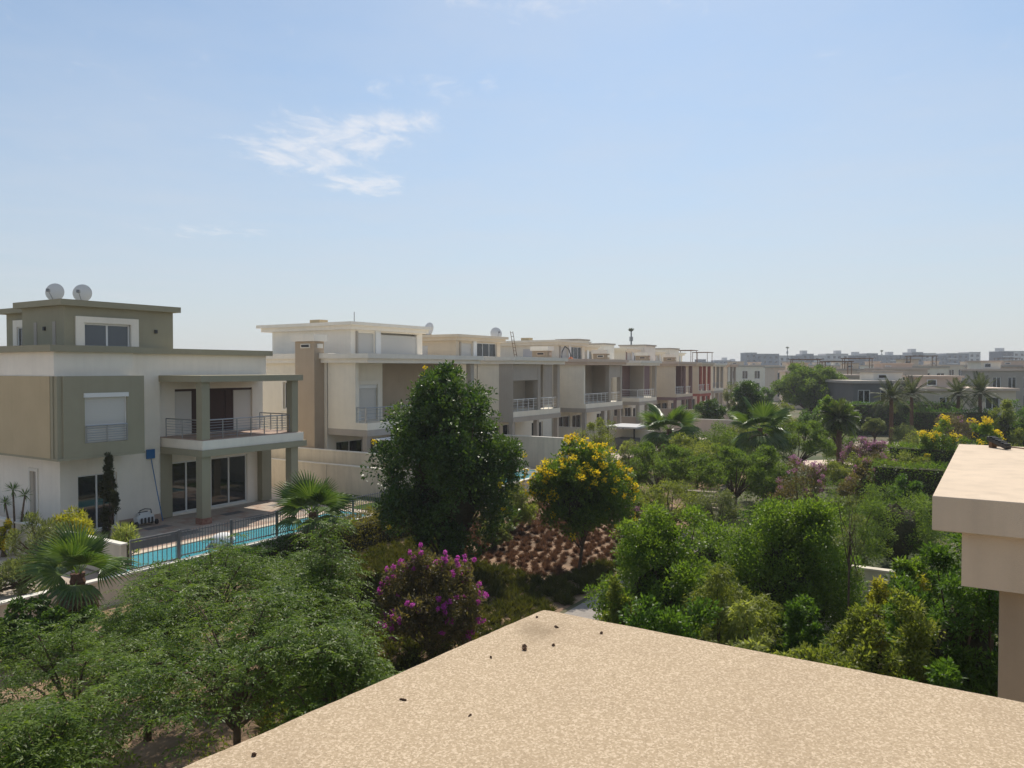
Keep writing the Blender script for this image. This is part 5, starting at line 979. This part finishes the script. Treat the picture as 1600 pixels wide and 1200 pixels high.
feather_palm('date_palm', 'right one of the two date palms before the low beige villa', (53.68, 88), 5.37, 2.35, 30, .2)
feather_palm('date_palm', 'low date palm under the bright lobed tree', (26.88, 63), 4.15, 1.78, 30, .2)
# ------------------------------------------------------------------ hedges, tufts and undergrowth
hedge('hedge', 'brownish clipped hedge along the outside of the pool fence', 1.0, 12.0, -1.9, -.5, 0, 1.25, ab(0, 5.5), PHI, 'hedgebrown', 330, .09, .05, .14)
hedge('hedge', 'dark leafy hedge hiding the wall below the near pool', -6.6, .9, -1.1, -.35, 0, .92, ab(0, 5.5), PHI, 'shade', 300, .09, .05, .12)
hedge('hedge', 'upper clipped green hedge below the yellow flowered bushes', 0, 1.3, -9, 1.4, 0, 3.2, (26.0, 50.0), PHI, 'bright', 150, .12, .06, .1)
hedge('hedge', 'lower clipped green hedge left of the neighbouring roof slab', 0, 1.3, -8, 1.2, 0, 3.15, (20.4, 40.6), PHI, 'bright', 170, .11, .055, .1)
hedge('hedge', 'dark clipped hedge in front of the slate villa', 0, 13, 0, 1.4, 0, 3.9, (42.6, 96), R(-6), 'shade', 60, .2, .1, .12)
hedge('hedge', 'dark hedge left of the low beige villa', 0, 9, 0, 1.4, 0, 3.4, (46.2, 88), R(-6), 'shade', 60, .2, .1, .2)
def tuft_mesh(mat, n=64, h=.27, sp=.85):
    A = unit(rng.normal(size=(n, 3)) * np.array([sp, sp, .4]) + np.array([0, 0, 1.05])); A[:, 2] = np.abs(A[:, 2]); P = rng.normal(size=(n, 3)) * np.array([.03, .03, 0]); N = unit(rng.normal(size=(n, 3)))
    V, F = leaf_quads(P, A, N, h * rng.uniform(.8, 1.08, n), .028); return np_mesh('tuft', V, F, L[mat], rng.random(n))
TB = [tuft_mesh('tuft_brown', 120) for _ in range(4)]
TG = [tuft_mesh('tuft_green', 90, .34) for _ in range(3)]
cand = []
for i in range(90):
    for j in range(28):
        a = -17 + i * .52 + (j % 2) * .26 + random.gauss(0, .1); b = 6.6 + j * .48 + random.gauss(0, .09)
        if b > 19.1: continue
        x, y = ab(a, b)
        if y < 14 or y > 52 or x < -9 or x > 8.6: continue
        cand.append((y, x, a, b))
brown = sorted(c for c in cand if c[0] + 1.2 * math.sin(c[1] * 1.1) > 31.4 and c[1] / c[0] > -.068 and c[1] / c[0] < .165 and c[3] > 8.4)
bs = set(brown); green = [c for c in cand if c not in bs and -.33 < c[1] / c[0] < .2 and c[3] > 7.9]
rest = brown[300:]
for k, (y, x, a, b) in enumerate(brown[:300]):
    o = tag(add('tuft_plant', TB[k % 4], None, (x, y, 0), (0, 0, random.uniform(0, 6.28))), 'small round brown tuft plant set in rows on the sandy bed', 'plant', 'brown tufts on the sandy bed'); s = random.uniform(.75, 1.2); o.scale = (s, s, s * random.uniform(.8, 1.1))
def stuff_tufts(name, label, pts, mat, per, h, sp=.75, sc=1):
    n = len(pts) * per; per_ = per; base = np.repeat(np.array([(x, y, 0) for (y, x, a, b) in pts]), per, axis=0); A = unit(rng.normal(size=(n, 3)) * np.array([sp, sp, .35]) + np.array([0, 0, .75]))
    V, F = leaf_quads(base + rng.normal(size=(n, 3)) * np.array([.05 * sc, .05 * sc, 0]), A, unit(rng.normal(size=(n, 3))), h * rng.uniform(.6, 1.2, n), .034); t = np.repeat(rng.random(len(pts)), per) * .5 + rng.random(n) * .5
    return tag(add(name, np_mesh(name, V, F, L[mat], t)), label, kind='stuff')
if rest: stuff_tufts('far_tufts', 'farther brown tufts toward the back of the sandy bed', rest, 'tuft_brown', 80, .3)
stuff_tufts('ground_cover', 'olive green tufty ground cover near the path', green, 'tuft_green', 130, .36)
# undergrowth over the wide garden
n = 2600; xs, ys = [], []
while len(xs) < n:
    a, b = random.uniform(12, 95), random.uniform(6.5, 42); x, y = ab(a, b)
    if abs(b - 18.3 - max(0, a - 50) * .05) < 2.0 or (23.5 < x < 34.5 and 61 < y < 81) or (32 < x < 53 and 69 < y < 93) or (b < 17.6 and a < 24): continue
    xs.append(x); ys.append(y)
Cn = np.stack([xs, ys, rng.uniform(.1, 1.0, n) ** 1.3], 1); V, F, T = clump_leaves(Cn, rng.uniform(.35, .95, n), 60, .15, .06, .5)
V[:, 2] = np.abs(V[:, 2]); tag(add('undergrowth', np_mesh('undergrowth', V, F, L['acacia'], T)), 'low leafy undergrowth covering the garden floor', kind='stuff')
n = 900; Cn = np.stack([rng.uniform(-11, 14, n), rng.uniform(7, 25, n), rng.uniform(.0, .3, n)], 1); k_ = (Cn[:, 0] > -1.0) & (Cn[:, 0] < 3.5) & (Cn[:, 1] > 22); Cn = Cn[~k_]
V, F, T = clump_leaves(Cn, rng.uniform(.2, .6, len(Cn)), 50, .10, .045, .5); V[:, 2] = np.abs(V[:, 2]); tag(add('undergrowth', np_mesh('undergrowth', V, F, L['olive'], T)), 'low weeds on the ground below the near trees', kind='stuff')

# ------------------------------------------------------------------ haze in the air
hz = MB().box(-1600, 2000, -320, 2700, -1.2, 26).build('haze', M['white']); tag(hz, 'pale dusty haze in the air', kind='stuff')
hm = bpy.data.materials.new('haze_air'); hm.use_nodes = True; hm.node_tree.nodes.remove(hm.node_tree.nodes['Principled BSDF'])
pv = hm.node_tree.nodes.new('ShaderNodeVolumePrincipled'); pv.inputs['Color'].default_value = (.90, .93, .98, 1); pv.inputs['Density'].default_value = .0004; pv.inputs['Anisotropy'].default_value = .2
hm.node_tree.links.new(pv.outputs[0], hm.node_tree.nodes['Material Output'].inputs['Volume']); hz.data.materials.clear(); hz.data.materials.append(hm)
